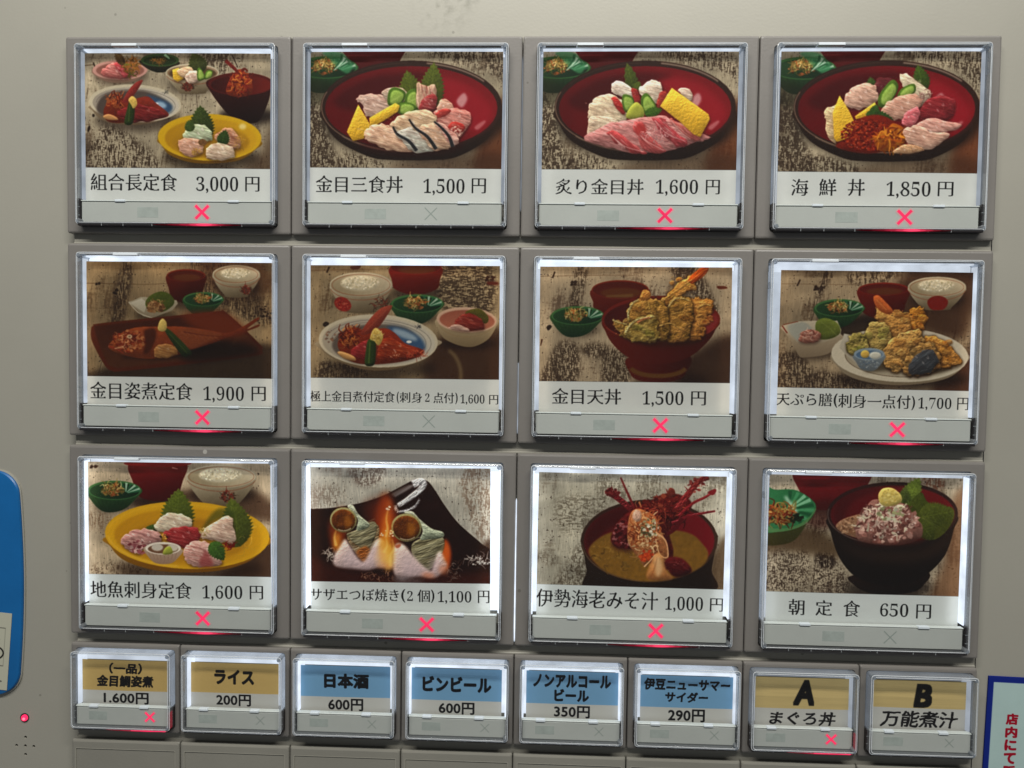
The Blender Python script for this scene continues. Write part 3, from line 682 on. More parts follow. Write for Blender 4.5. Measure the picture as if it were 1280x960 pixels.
def art_3(A):
    art12(A, 8, 3)
    A.leaf(500, 300, 465, 172, 62, (80, 92, 34), 5); A.leaf(505, 290, 520, 250, 40, (90, 104, 40), 5)
    A.slab([(300, 385), (312, 340), (350, 310), (420, 312), (470, 370), (450, 440), (380, 440), (310, 420)], (208, 188, 162), streak=(224, 210, 190), hi=.8, ns=5, n=.1)
    A.slab([(300, 420), (330, 400), (430, 420), (430, 500), (310, 500)], (202, 182, 160), n=.14, ns=4)
    A.slab([(396, 275), (410, 250), (450, 250), (500, 290), (490, 320), (440, 315), (405, 300)], (222, 208, 194), hi=.8)
    A.slab([(515, 290), (540, 262), (575, 240), (612, 255), (622, 300), (595, 345), (550, 330)], (222, 206, 188), hi=.9)
    A.slab([(690, 290), (710, 278), (745, 290), (752, 330), (730, 330)], (210, 186, 168), hi=.5)
    A.slab([(630, 355), (640, 310), (680, 300), (700, 340), (670, 365)], (204, 172, 158), hi=.5)
    A.slab([(400, 325), (425, 322), (458, 370), (455, 395), (430, 375)], (168, 50, 46), hi=.3)
    A.slab([(485, 285), (510, 285), (525, 330), (505, 345)], (160, 52, 50), hi=.3); A.slab([(598, 345), (612, 300), (640, 298), (630, 345), (608, 365)], (164, 60, 52), hi=.3)
    cucumber(A, [(445, 330), (455, 306), (490, 318), (500, 350), (475, 385), (455, 375)])
    cucumber(A, [(532, 370), (530, 320), (555, 302), (590, 345), (595, 372), (560, 400)]); A.leaf(545, 395, 622, 372, 50, (70, 104, 34), 8)
    A.pg([(465, 405), (480, 365), (510, 340), (540, 370), (540, 410), (500, 418)], (162, 166, 70), v=.4, n=.08)
    A.slab([(285, 505), (320, 465), (400, 430), (500, 410), (620, 400), (680, 425), (830, 485), (820, 498), (760, 520), (640, 555), (500, 562), (380, 535)], (190, 128, 126), streak=(214, 176, 172), hi=.8)
    for (P, c) in (([(385, 470), (430, 470), (520, 540), (555, 562), (490, 560), (420, 515)], (172, 70, 72)), ([(495, 430), (540, 425), (560, 480), (640, 555), (560, 556), (510, 480)], (178, 84, 84)),
                   ([(580, 412), (630, 412), (660, 450), (735, 515), (690, 535), (620, 470)], (166, 66, 72)), ([(650, 410), (690, 430), (790, 495), (755, 505), (690, 460)], (180, 96, 92))):
        A.slab(P, c, streak=(212, 170, 166), hi=.4, sh=.25, seed=int(P[0][0]), sdir=(.8, .7))
        q = np.array(P, float); A.ln([q[0]+[10, 8], q.mean(0)+[-8, 12], q[3]+[-8, -4]], 4, (222, 196, 192), 3, a=.6)
    A.el(530, 458, 26, 24, (176, 56, 54), f=4, a=.8); A.tuft(600, 480, 60, 40, [(222, 190, 190), (176, 100, 104), (206, 150, 150)], 50, 22, 3, 6)
    egg(A, [(612, 358), (662, 278), (824, 392), (830, 415), (790, 492), (760, 480), (700, 425)])

def art_4(A):
    A.wood(24, amt=1.0)
    A.blotch([(97, 300), (150, 330), (200, 480), (260, 640), (90, 640)], f=12, th=.37, seed=45, sc=(6, 14))
    A.blotch([(600, 108), (960, 108), (965, 300), (860, 200), (700, 160)], f=14, th=.42, seed=46)
    A.blotch([(240, 560), (420, 600), (440, 640), (230, 640)], f=10, th=.42, seed=47)
    A.shade([(880, 400), (990, 340), (990, 660), (840, 660)], (106, 46, 18), .75, 20); A.shade([(500, 600), (900, 560), (960, 660), (480, 660)], (60, 38, 24), .5, 20)
    back_dishes(A, x=35)
    donburi(A, 560, 355, 400, 200)
    A.leaf(500, 300, 488, 228, 60, (66, 90, 36), 7); A.leaf(720, 290, 690, 178, 80, (70, 92, 30), 9)
    A.slab([(500, 280), (520, 235), (575, 230), (600, 260), (560, 320), (520, 310)], (96, 40, 44), hi=.3)
    A.slab([(378, 340), (395, 290), (430, 262), (490, 254), (520, 285), (515, 340), (450, 365), (400, 358)], (206, 166, 148), streak=(220, 190, 176), hi=.8)
    A.slab([(610, 232), (630, 210), (680, 235), (745, 285), (745, 320), (700, 350), (640, 280)], (206, 192, 166), streak=(170, 140, 128), hi=.7)
    A.tuft(722, 305, 24, 26, [(150, 104, 96), (190, 160, 150)], 30, 16, 4, 4)
    A.slab([(700, 400), (720, 335), (790, 302), (850, 325), (845, 390), (800, 420), (740, 410)], (130, 40, 46), streak=(154, 62, 62), hi=.6)
    cucumber(A, [(525, 350), (530, 300), (580, 240), (608, 260), (600, 300), (560, 355)]); cucumber(A, [(605, 310), (625, 275), (675, 256), (682, 290), (640, 315)])
    A.slab([(540, 370), (580, 325), (650, 300), (700, 310), (710, 345), (660, 400), (600, 410), (550, 395)], (198, 152, 134), streak=(216, 184, 168), hi=.8)
    A.slab([(625, 420), (640, 385), (690, 352), (702, 385), (680, 435), (645, 438)], (206, 112, 120), n=.15, ns=4, hi=.6)
    A.slab([(688, 430), (740, 405), (880, 425), (850, 450), (780, 470), (700, 455)], (202, 150, 138), streak=(220, 180, 170), hi=.6)
    egg(A, [(425, 395), (510, 335), (520, 355), (470, 400), (430, 408)])
    A.slab([(290, 375), (330, 348), (370, 360), (350, 470), (345, 515), (305, 470), (300, 410)], (204, 178, 140), n=.16, ns=4)
    egg(A, [(338, 490), (330, 380), (358, 305), (400, 370), (435, 440), (400, 490), (350, 505)])
    A.leaf(470, 385, 590, 410, 60, (50, 84, 34), 9); A.leaf(500, 395, 520, 345, 46, (60, 94, 36), 7)
    A.pg([(345, 520), (400, 485), (440, 410), (520, 388), (590, 415), (610, 460), (570, 530), (500, 555), (400, 545)], (112, 30, 14), f=2, v=.25, n=.12)
    A.grit(475, 475, 105, 68, [(146, 42, 16), (112, 24, 10), (168, 60, 24), (88, 18, 8)], 520, 4, 7, 5, hi=.22)
    A.pg([(512, 510), (520, 478), (560, 455), (590, 425), (640, 450), (645, 500), (600, 535), (540, 545)], (156, 84, 18), v=.35, n=.1)
    A.tuft(580, 492, 52, 38, [(186, 110, 26), (206, 134, 40), (120, 54, 12), (168, 84, 20)], 70, 40, 10, 6)
    A.slab([(640, 450), (700, 435), (760, 462), (835, 470), (790, 515), (740, 540), (660, 510), (640, 480)], (206, 166, 148), streak=(190, 140, 124), hi=.9)
    A.slab([(590, 545), (650, 515), (725, 535), (690, 552), (620, 556)], (190, 150, 116), n=.2, ns=4, sh=.3)
    A.tuft(820, 360, 50, 40, [(160, 80, 80)], 8, 26, 1.5, 9)

def warm_edges(A, k=1.0):
    H, W = A.ph, A.W

def art_5(A):
    A.wood(31, (150, 128, 96), (72, 52, 34), 1.0, plank=[(320, 118, 180, 640)])
    A.ln([(127, 208), (400, 214), (500, 210)], 3, (86, 62, 40), 2, a=.7)
    A.blotch([(300, 118), (350, 118), (300, 380), (240, 400)], f=10, th=.38, seed=51)
    A.blotch([(600, 116), (760, 116), (960, 330), (960, 400), (700, 300)], f=16, th=.42, seed=52)
    A.grit(920, 350, 40, 44, [(40, 26, 18)], 16, 3, 8, 5); A.grit(190, 210, 10, 10, [(40, 28, 20)], 5, 3, 7, 3); A.grit(268, 245, 8, 20, [(40, 28, 20)], 5, 4, 8, 4)
    A.shade([(500, 520), (960, 480), (960, 650), (160, 650), (180, 600)], (34, 22, 14), .8, 14)
    A.shade([(640, 118), (900, 118), (960, 240), (720, 260)], (80, 48, 28), .6, 20)
    red_bowl(A, 497, 668, 175, 290, .14, ell=.16, col=(96, 28, 14), lo=(44, 14, 8))
    rice_bowl(A, 804, 172, 105, 42, 62, 'flower', 45)
    green_dish(A, 658, 280, .75, seed=13)
    # fluted white boat dish with simmered garnish
    A.el(450, 355, 100, 24, (36, 24, 14), f=10, a=.5)
    A.pg([(325, 292), (350, 284), (380, 270), (420, 272), (540, 285), (545, 300), (520, 330), (430, 364), (390, 355), (365, 330)], (178, 168, 146), sm=False, g=(130, 118, 98), n=.04)
    A.pg([(330, 296), (385, 276), (410, 300), (395, 340)], (206, 200, 184), sm=False, g=(168, 160, 140)); A.ln([(325, 292), (370, 340), (432, 364)], 3, (212, 204, 186))
    A.pg([(400, 300), (420, 266), (470, 246), (515, 262), (528, 300), (480, 335), (420, 330)], (64, 74, 26), v=.2, n=.15, g=(84, 96, 34))
    A.grit(445, 315, 40, 24, [(128, 88, 52), (168, 128, 84), (90, 58, 34)], 60, 5, 11, 4); A.tuft(445, 308, 36, 20, [(176, 136, 90), (120, 80, 46)], 30, 16, 5, 3)
    # long brown tray
    A.pg([(155, 415), (165, 398), (205, 386), (560, 350), (720, 334), (760, 340), (905, 478), (915, 505), (890, 530), (620, 565), (300, 600), (250, 600), (215, 575), (160, 470)], (90, 38, 16), f=1.4, g=(70, 26, 10), ga=20, n=.06)
    A.pg([(172, 416), (215, 396), (560, 362), (725, 345), (755, 355), (895, 486), (880, 515), (610, 550), (300, 584), (260, 582), (225, 560)], (66, 28, 12), f=2, g=(78, 44, 22), n=.08, ns=30)
    A.pg([(560, 352), (740, 336), (850, 430), (700, 440)], (118, 48, 18), f=14, a=.75)
    A.shade([(560, 500), (780, 470), (900, 500), (860, 530), (600, 560)], (26, 16, 10), .8, 14)
    A.arc(850, 480, 60, 36, 180, 300, 5, (90, 66, 36), a=.5, f=4)
    # fish
    A.pg([(300, 530), (420, 545), (560, 535), (700, 500), (760, 470)], (22, 12, 8), f=10, a=.7)
    A.pg([(232, 495), (260, 455), (310, 420), (370, 404), (450, 402), (560, 402), (680, 418), (760, 430), (830, 402), (895, 362), (900, 372), (850, 412), (900, 392), (900, 402), (840, 425), (760, 450), (690, 478), (600, 505), (520, 535), (400, 545), (300, 528)], (128, 62, 28), f=1.4, v=.3, n=.14, ns=14, g=(110, 44, 20), ga=0)
    A.pg([(540, 420), (600, 408), (700, 425), (740, 440), (660, 480), (600, 500), (560, 470)], (126, 66, 36), f=6, n=.1, a=.8)
    A.grit(330, 465, 70, 46, [(160, 84, 44), (104, 36, 18), (176, 110, 66), (128, 44, 22)], 130, 4, 11, 6)
    A.tuft(310, 470, 60, 40, [(200, 140, 96), (150, 60, 32), (84, 28, 14)], 45, 26, 4, 7)
    A.el(328, 446, 12, 9, (206, 176, 140)); A.el(328, 446, 5, 4, (120, 90, 60))
    A.ln([(235, 490), (265, 500), (300, 520)], 7, (150, 52, 28), 3); A.ln([(260, 500), (300, 490), (310, 470)], 4, (206, 164, 130), 2)
    A.pg([(395, 420), (440, 410), (445, 450), (420, 510), (390, 520), (400, 470)], (58, 26, 12), f=5, a=.8)
    A.slab([(435, 520), (445, 490), (490, 476), (535, 492), (540, 525), (490, 542), (445, 540)], (150, 104, 58), n=.14, streak=(176, 136, 86), hi=.4)
    for q in range(7): A.ln([(560+q*24, 425+q*3), (585+q*24, 445+q*3)], 3, (168, 100, 66), 1, a=.5)
    A.ln([(570, 425), (660, 440), (750, 447)], 4, (66, 22, 10), 2, a=.6)
    A.pg([(485, 420), (510, 418), (600, 510), (592, 530), (560, 528)], (40, 54, 22), v=.4, n=.1); A.ln([(505, 432), (585, 520)], 4, (76, 92, 40), a=.6)
    A.pg([(455, 412), (462, 380), (478, 366), (494, 385), (492, 415), (472, 424)], (206, 180, 100), v=.25, n=.1)

def simmer_dish(A, cx, cy, s=1.0):
    """blue and white dish of simmered sea bream (drawing units of card 22)"""
    A.el(cx+10, cy+120, 250, 50, (34, 22, 14), f=18, a=.65)
    A.pg([(cx-265, cy), (cx-255, cy+40), (cx-180, cy+90), (cx-60, cy+128), (cx+60, cy+128), (cx+180, cy+90), (cx+255, cy+30), (cx+266, cy-5), (cx, cy-40)], (182, 170, 146), g=(98, 78, 54), f=1.2)
    A.el(cx, cy, 266, 118, (200, 190, 168), f=1.2, rot=2); A.el(cx+2, cy+4, 252, 106, (168, 158, 142), g=(198, 192, 178), ga=0, f=2, rot=2)
    for rr in (.93, .84): A.arc(cx+2, cy+5, 252*rr, 106*rr, 180, 385, 2, (70, 62, 70), rot=2, a=.6)
    A.grit(cx-215, cy-20, 26, 30, [(130, 84, 60), (96, 60, 50)], 20, 3, 6, 3, a=.6); A.tuft(cx+178, cy-62, 14, 6, [(56, 56, 62)], 12, 12, 2.5, 9)
    A.pg([(cx-205, cy+10), (cx-150, cy-50), (cx-20, cy-75), (cx+120, cy-60), (cx+190, cy), (cx+200, cy+50), (cx+120, cy+90), (cx-80, cy+105), (cx-180, cy+60)], (84, 72, 66), f=4, a=.85)
    A.pg([(cx+40, cy-62), (cx+120, cy-55), (cx+195, cy-10), (cx+208, cy+40), (cx+160, cy+50), (cx+100, cy)], (52, 88, 132), f=8, a=.9)
    A.el(cx+120, cy-28, 60, 16, (170, 190, 206), rot=22, f=6, a=.8); A.el(cx+138, cy+4, 12, 6, (240, 240, 236), f=1.5)
    A.pg([(cx-180, cy+25), (cx-165, cy-20), (cx-110, cy-60), (cx-60, cy-48), (cx+30, cy-56), (cx+75, cy-35), (cx+120, cy+10), (cx+200, cy+40), (cx+180, cy+70), (cx+80, cy+96), (cx-60, cy+104), (cx-140, cy+80)], (118, 42, 18), v=.3, n=.12, g=(132, 44, 22), ga=0, ns=14, f=1.5)
    A.tuft(cx-125, cy-20, 46, 40, [(168, 84, 36), (104, 34, 16), (188, 112, 50), (80, 26, 12)], 90, 26, 7, 8)
    A.slab([(cx-120, cy+40), (cx-60, cy), (cx-30, cy+10), (cx-50, cy+80), (cx-110, cy+70)], (132, 36, 36), streak=(168, 72, 60), hi=.4, sh=.1)
    A.slab([(cx, cy+20), (cx+40, cy-20), (cx+100, cy+5), (cx+170, cy+45), (cx+150, cy+75), (cx+40, cy+90), (cx, cy+80)], (136, 48, 22), streak=(176, 84, 46), hi=.7, sh=.1, ns=14)
    A.tuft(cx+165, cy+62, 40, 16, [(190, 90, 60), (150, 50, 30)], 24, 26, 4, 4)
    A.grit(cx+72, cy+62, 24, 14, [(224, 170, 140)], 12, 1.5, 3.5, 5)
    A.pg([(cx-78, cy-28), (cx-50, cy-80), (cx+5, cy-140), (cx+52, cy-158), (cx+62, cy-148), (cx+10, cy-70), (cx-30, cy-36)], (148, 66, 48), n=.14, v=.2, g=(130, 50, 34))
    A.ln([(cx-60, cy-40), (cx+48, cy-150)], 3, (180, 100, 76), 2, a=.5)
    A.pg([(cx-58, cy+106), (cx-54, cy+40), (cx-44, cy-4), (cx-12, cy-4), (cx-10, cy+60), (cx-20, cy+108)], (44, 62, 24), v=.5, n=.1); A.ln([(cx-36, cy+6), (cx-42, cy+100)], 7, (96, 120, 52), a=.6)
    A.pg([(cx-36, cy-10), (cx-22, cy-50), (cx-2, cy-56), (cx+22, cy-26), (cx+16, cy+4), (cx, cy+20), (cx-16, cy+2)], (206, 178, 92), v=.2, n=.14); A.tuft(cx-6, cy-22, 20, 26, [(226, 204, 130), (176, 140, 60)], 26, 18, 4, 4)
    A.pg([(cx-182, cy+52), (cx-160, cy+48), (cx-110, cy+68), (cx-102, cy+88), (cx-150, cy+80)], (200, 150, 92), v=.35)

def art_6(A):
    A.wood(36, (164, 144, 112), (74, 52, 34), 1.05)
    A.ln([(103, 134), (300, 130), (460, 130)], 3, (110, 74, 46), 2, a=.7); A.ln([(186, 118), (174, 144)], 8, (50, 34, 22)); A.pg([(280, 118), (325, 112), (318, 128), (290, 130)], (90, 50, 34))
    A.blotch([(690, 112), (900, 112), (900, 330), (680, 300)], f=12, th=.38, seed=61, sc=(18, 5)); A.blotch([(150, 540), (340, 570), (340, 625), (130, 625)], f=8, th=.4, seed=62)
    A.pg([(155, 372), (168, 362), (183, 368), (178, 382), (160, 384)], (46, 34, 26)); A.grit(900, 170, 20, 20, [(60, 32, 20)], 8, 4, 10, 3)
    A.ln([(885, 192), (935, 194)], 14, (96, 34, 22), f=3)
    A.shade([(660, 440), (945, 400), (945, 640), (620, 640)], (52, 28, 16), .85, 24); A.arc(660, 600, 110, 130, 300, 370, 16, (130, 110, 78), a=.7, f=6)
    red_bowl(A, 457, 684, 122, 235, .1, ell=.14, col=(116, 24, 14), lo=(74, 16, 8))
    rice_bowl(A, 327, 198, 140, 55, 75, 'oval', -82); A.tuft(410, 285, 34, 30, [(120, 50, 34), (60, 40, 30)], 30, 22, 4, 5)
    green_dish(A, 577, 282, .98, seed=14)
    A.el(800, 460, 130, 26, (30, 16, 10), f=12, a=.6)
    A.pg([(663, 350), (672, 400), (700, 440), (770, 470), (830, 472), (890, 440), (925, 385), (928, 345), (800, 320)], (196, 178, 146), g=(118, 100, 72), f=1.2); A.arc(795, 352, 128, 78, 20, 160, 2, (140, 112, 76), a=.6)
    A.el(795, 354, 133, 56, (206, 170, 146), rot=3); A.el(797, 357, 122, 46, (150, 84, 66), rot=3, g=(180, 110, 86), f=2)
    A.pg([(790, 320), (850, 305), (890, 340), (880, 370), (820, 360)], (84, 78, 26), v=.2, n=.2)
    A.slab([(738, 375), (760, 340), (810, 322), (860, 350), (870, 395), (800, 402), (745, 395)], (122, 40, 32), streak=(160, 84, 66), hi=.3)
    A.slab([(715, 392), (740, 376), (780, 382), (810, 405), (760, 402)], (186, 150, 136), hi=.3, sh=.2)
    simmer_dish(A, 402, 448)

def art_7(A):
    A.wood(41, (170, 154, 130), (70, 50, 38), 1.2)
    A.ln([(105, 160), (420, 156), (520, 158)], 2.5, (84, 60, 40), 2, a=.7); A.ln([(172, 140), (162, 168)], 7, (50, 34, 24))
    A.blotch([(270, 120), (320, 120), (270, 340), (230, 350)], f=8, th=.38, seed=71, sc=(5, 20)); A.grit(258, 190, 12, 20, [(50, 34, 24)], 8, 4, 9, 3)
    A.blotch([(200, 450), (280, 480), (270, 630), (110, 640), (130, 560)], f=10, th=.37, seed=72, sc=(4, 16)); A.blotch([(400, 480), (510, 520), (500, 640), (390, 640)], f=10, th=.38, seed=73, sc=(4, 16))
    A.blotch([(290, 470), (400, 460), (400, 520), (320, 520)], f=10, th=.36, seed=74); A.blotch([(680, 122), (800, 122), (880, 260), (900, 330), (780, 240)], f=10, th=.38, seed=75, sc=(5, 18))
    A.pg([(136, 385), (150, 376), (160, 384), (150, 398), (140, 400)], (44, 32, 26)); A.pg([(892, 205), (930, 206), (936, 216), (900, 218)], (96, 42, 26)); A.ln([(116, 440), (110, 470)], 9, (76, 44, 30), 4)
    A.shade([(740, 540), (960, 420), (960, 650), (740, 650)], (44, 24, 14), .85, 20)
    red_bowl(A, 337, 590, 220, 330, .08, ell=.165, col=(104, 32, 18), lo=(70, 18, 10)); A.ln([(400, 250), (520, 246)], 8, (122, 92, 50), 14, f=3, a=.7)
    green_dish(A, 275, 335, 1.0, seed=15)
    # footed red bowl
    A.el(690, 620, 170, 30, (30, 16, 10), f=18, a=.6)
    A.pg([(508, 520), (510, 590), (545, 622), (635, 634), (720, 622), (760, 590), (765, 510)], (92, 26, 14), g=(54, 14, 8), ga=0)
    A.arc(636, 560, 124, 44, 12, 168, 20, (104, 76, 28), a=.75, f=2)
    A.pg([(402, 350), (402, 410), (440, 470), (510, 525), (600, 548), (690, 545), (780, 515), (850, 455), (886, 400), (888, 350), (640, 300)], (96, 28, 16), g=(62, 16, 10), ga=0, n=.04)
    A.el(645, 352, 263, 104, (112, 32, 20)); A.el(645, 356, 252, 94, (66, 18, 12), g=(124, 34, 28), ga=0, f=2); A.arc(645, 352, 258, 99, 20, 160, 4, (146, 62, 40), a=.6)
    A.pg([(820, 330), (850, 320), (895, 345), (880, 390), (840, 410), (830, 370)], (140, 50, 52), f=8, a=.7)
    # tempura
    def ridge(P, w=7, c=(206, 180, 116)):
        p = np.array(P, float); A.ln(p+[3, 4], w, (70, 48, 20), w*.6, a=.6, f=2); A.ln(p, w, c, w*.5, f=1.2, lit=(.4, 9, 7, 0, .2))
    tempura(A, [(740, 300), (752, 262), (800, 258), (850, 262), (876, 280), (880, 300), (862, 330), (842, 345), (836, 380), (846, 410), (820, 440), (770, 445), (740, 400)], (182, 120, 50), 7, (104, 60, 22))
    tempura(A, [(638, 292), (652, 256), (690, 228), (716, 196), (760, 168), (790, 146), (806, 158), (784, 205), (748, 236), (720, 262), (690, 286)], (206, 138, 54), 5, (130, 74, 26))
    A.pg([(764, 178), (790, 146), (822, 124), (850, 122), (853, 134), (836, 158), (800, 186), (780, 196)], (186, 74, 18), v=.35, lit=(.3, 20, 6, 140, .25)); A.ln([(776, 180), (812, 150), (846, 128)], 4, (226, 140, 60), 2, a=.8)
    ridge([(650, 272), (690, 240), (730, 212), (780, 176)], 6, (236, 176, 90))
    tempura(A, [(662, 440), (654, 340), (676, 290), (700, 258), (736, 252), (776, 262), (790, 300), (784, 380), (770, 440), (720, 456)], (150, 112, 44), 8, (76, 52, 20))
    ridge([(676, 300), (700, 266), (734, 258), (770, 268)], 7)
    tempura(A, [(502, 352), (498, 310), (516, 272), (552, 262), (570, 268), (600, 262), (640, 270), (668, 286), (680, 340), (670, 440), (560, 440), (510, 400)], (152, 114, 48), 9, (78, 56, 22))
    ridge([(503, 362), (500, 320), (520, 280), (546, 264)], 9, (206, 192, 130)); ridge([(590, 275), (600, 320), (640, 350), (650, 400)], 6, (176, 140, 70))
    A.pg([(552, 266), (556, 240), (566, 222), (588, 224), (600, 244), (588, 268)], (196, 128, 58), v=.4, lit=(.35, 12, 9, 0, .2))
    tempura(A, [(430, 352), (446, 358), (470, 366), (498, 372), (512, 400), (500, 434), (470, 424), (452, 396)], (160, 134, 66), 10, (92, 74, 34)); ridge([(430, 354), (460, 366), (496, 374)], 5, (206, 196, 136))
    tempura(A, [(486, 412), (504, 372), (530, 352), (570, 338), (616, 336), (634, 352), (636, 400), (640, 440), (600, 458), (520, 450)], (156, 126, 56), 11, (84, 66, 26), True)
    ridge([(488, 412), (510, 376), (550, 350), (616, 338)], 9, (212, 196, 134)); ridge([(540, 366), (570, 350), (600, 344)], 10, (200, 124, 78)); ridge([(640, 380), (690, 370), (740, 400)], 6, (190, 150, 80)); ridge([(690, 330), (740, 320), (770, 340)], 5, (180, 140, 70))
    ridge([(806, 300), (840, 286), (866, 290)], 7, (240, 180, 96)); ridge([(800, 340), (830, 330)], 6, (226, 160, 80))
    A.shade([(560, 456), (700, 446), (820, 436), (780, 468), (620, 478)], (50, 22, 10), .55, 8)

def art_8(A):
    A.wood(46, (160, 142, 116), (74, 54, 38), 1.1, plank=[(345, 135, 270, 420)])
    A.ln([(158, 186), (500, 192)], 3, (100, 76, 52), 2, a=.7); A.ln([(238, 168), (225, 196)], 7, (50, 34, 24)); A.grit(320, 205, 22, 16, [(50, 34, 24)], 12, 4, 9, 3)
    A.blotch([(340, 135), (380, 135), (320, 260), (290, 300)], f=8, th=.38, seed=81); A.blotch([(160, 480), (280, 520), (300, 640), (140, 640)], f=10, th=.38, seed=82); A.blotch([(450, 140), (640, 140), (600, 190), (460, 190)], f=8, th=.42, seed=83)
    A.blotch([(320, 560), (460, 590), (600, 640), (300, 640)], f=10, th=.4, seed=84)
    A.shade([(700, 135), (985, 140), (985, 240), (940, 420), (760, 380), (640, 300)], (60, 34, 20), .8, 20); A.shade([(860, 560), (980, 480), (980, 655), (820, 655)], (64, 30, 16), .8, 14)
    A.shade([(390, 340), (560, 330), (580, 400), (420, 420)], (34, 22, 14), .8, 14)
    red_bowl(A, 487, 702, 210, 330, .14, ell=.13, col=(110, 26, 16), lo=(60, 14, 8))
    rice_bowl(A, 823, 202, 125, 44, 58, 'dot', 4)
    green_dish(A, 408, 290, .9, seed=16)
    A.el(300, 490, 110, 22, (34, 22, 16), f=12, a=.6)
    A.pg([(164, 368), (180, 400), (215, 450), (240, 498), (275, 502), (360, 488), (410, 440), (420, 405), (300, 360)], (186, 172, 148), g=(124, 108, 88), f=1.3)
    A.pg([(164, 366), (230, 348), (300, 345), (400, 345), (418, 385), (414, 408), (340, 440), (240, 445), (205, 420)], (196, 186, 166), sm=False, g=(150, 138, 118)); A.pg([(185, 370), (260, 352), (300, 400), (240, 435)], (158, 160, 152), f=3)
    A.ln([(164, 366), (186, 398)], 5, (120, 40, 28)); A.ln([(168, 362), (232, 348)], 3, (130, 60, 40))
    A.pg([(310, 400), (310, 350), (350, 333), (400, 355), (414, 395), (380, 420), (330, 425)], (86, 98, 38), v=.3, n=.12, g=(112, 122, 50), ga=0); A.ln([(330, 350), (370, 380), (400, 410)], 2, (140, 150, 84), a=.5)
    A.slab([(238, 435), (245, 400), (275, 382), (320, 390), (330, 420), (300, 440)], (150, 96, 82), streak=(190, 148, 132), hi=.5); A.tuft(280, 405, 34, 18, [(120, 64, 54), (196, 160, 144)], 30, 18, 4, 5)
    # plate
    A.el(680, 595, 290, 44, (30, 18, 12), f=16, a=.75)
    A.pg([(392, 480), (404, 540), (470, 590), (600, 618), (740, 618), (880, 590), (950, 530), (948, 482), (670, 420)], (178, 168, 148), g=(122, 108, 88), f=1.3)
    A.el(671, 492, 294, 116, (206, 198, 180), rot=2); A.el(675, 498, 240, 88, (146, 136, 116), rot=2, f=2, g=(176, 166, 146)); A.arc(675, 498, 238, 88, 60, 180, 2.5, (80, 60, 44), rot=2, a=.8)
    A.pg([(412, 462), (430, 400), (480, 410), (560, 440), (600, 560), (520, 560), (450, 500)], (196, 190, 176), sm=False, g=(164, 156, 140), f=1.5)
    A.shade([(520, 560), (640, 560), (820, 575), (900, 540), (880, 500), (700, 480)], (62, 50, 34), .8, 8)
    tempura(A, [(760, 440), (800, 410), (880, 450), (935, 520), (900, 545), (820, 550), (770, 520)], (168, 112, 40), 21, (112, 66, 22))
    tempura(A, [(690, 330), (720, 295), (770, 292), (775, 360), (750, 400), (700, 390)], (186, 120, 36), 22, (140, 80, 24))
    tempura(A, [(565, 300), (585, 285), (640, 300), (700, 340), (720, 400), (640, 420), (590, 390)], (188, 142, 76), 23, (140, 90, 44))
    A.pg([(552, 245), (570, 236), (590, 250), (636, 300), (620, 318), (585, 305), (562, 280)], (190, 96, 44), v=.3, n=.12); A.ln([(565, 255), (610, 300)], 5, (214, 140, 80), 3, a=.6)
    tempura(A, [(512, 480), (520, 390), (560, 350), (620, 370), (640, 440), (600, 490), (540, 500)], (178, 150, 84), 24, (104, 84, 40), True)
    tempura(A, [(445, 470), (460, 405), (500, 400), (530, 420), (540, 480), (480, 490)], (146, 134, 66), 25, (84, 76, 34), True)
    tempura(A, [(600, 480), (640, 420), (720, 380), (765, 400), (770, 450), (720, 500), (680, 560), (620, 550)], (184, 146, 84), 26, (116, 80, 42))
    tempura(A, [(684, 560), (700, 500), (748, 446), (800, 440), (836, 470), (850, 520), (800, 575), (720, 585)], (124, 98, 56), 27, (66, 50, 30))
    A.slab([(706, 560), (726, 508), (770, 470), (812, 470), (838, 520), (800, 566), (740, 578)], (62, 64, 70), hi=.5, streak=(92, 96, 104), sdir=(.8, -.6))
    A.pg([(476, 492), (486, 525), (510, 555), (560, 560), (592, 530), (604, 490)], (126, 140, 152), g=(92, 98, 104), f=1); A.grit(540, 530, 50, 22, [(84, 104, 130), (170, 178, 184)], 60, 2, 4, 4, a=.6)
    A.el(540, 488, 66, 26, (136, 156, 176)); A.el(540, 491, 56, 19, (84, 112, 144), f=1.5)
    A.el(522, 488, 19, 17, (216, 178, 84), v=.3); A.el(566, 494, 26, 16, (206, 206, 196), f=2, v=.2)

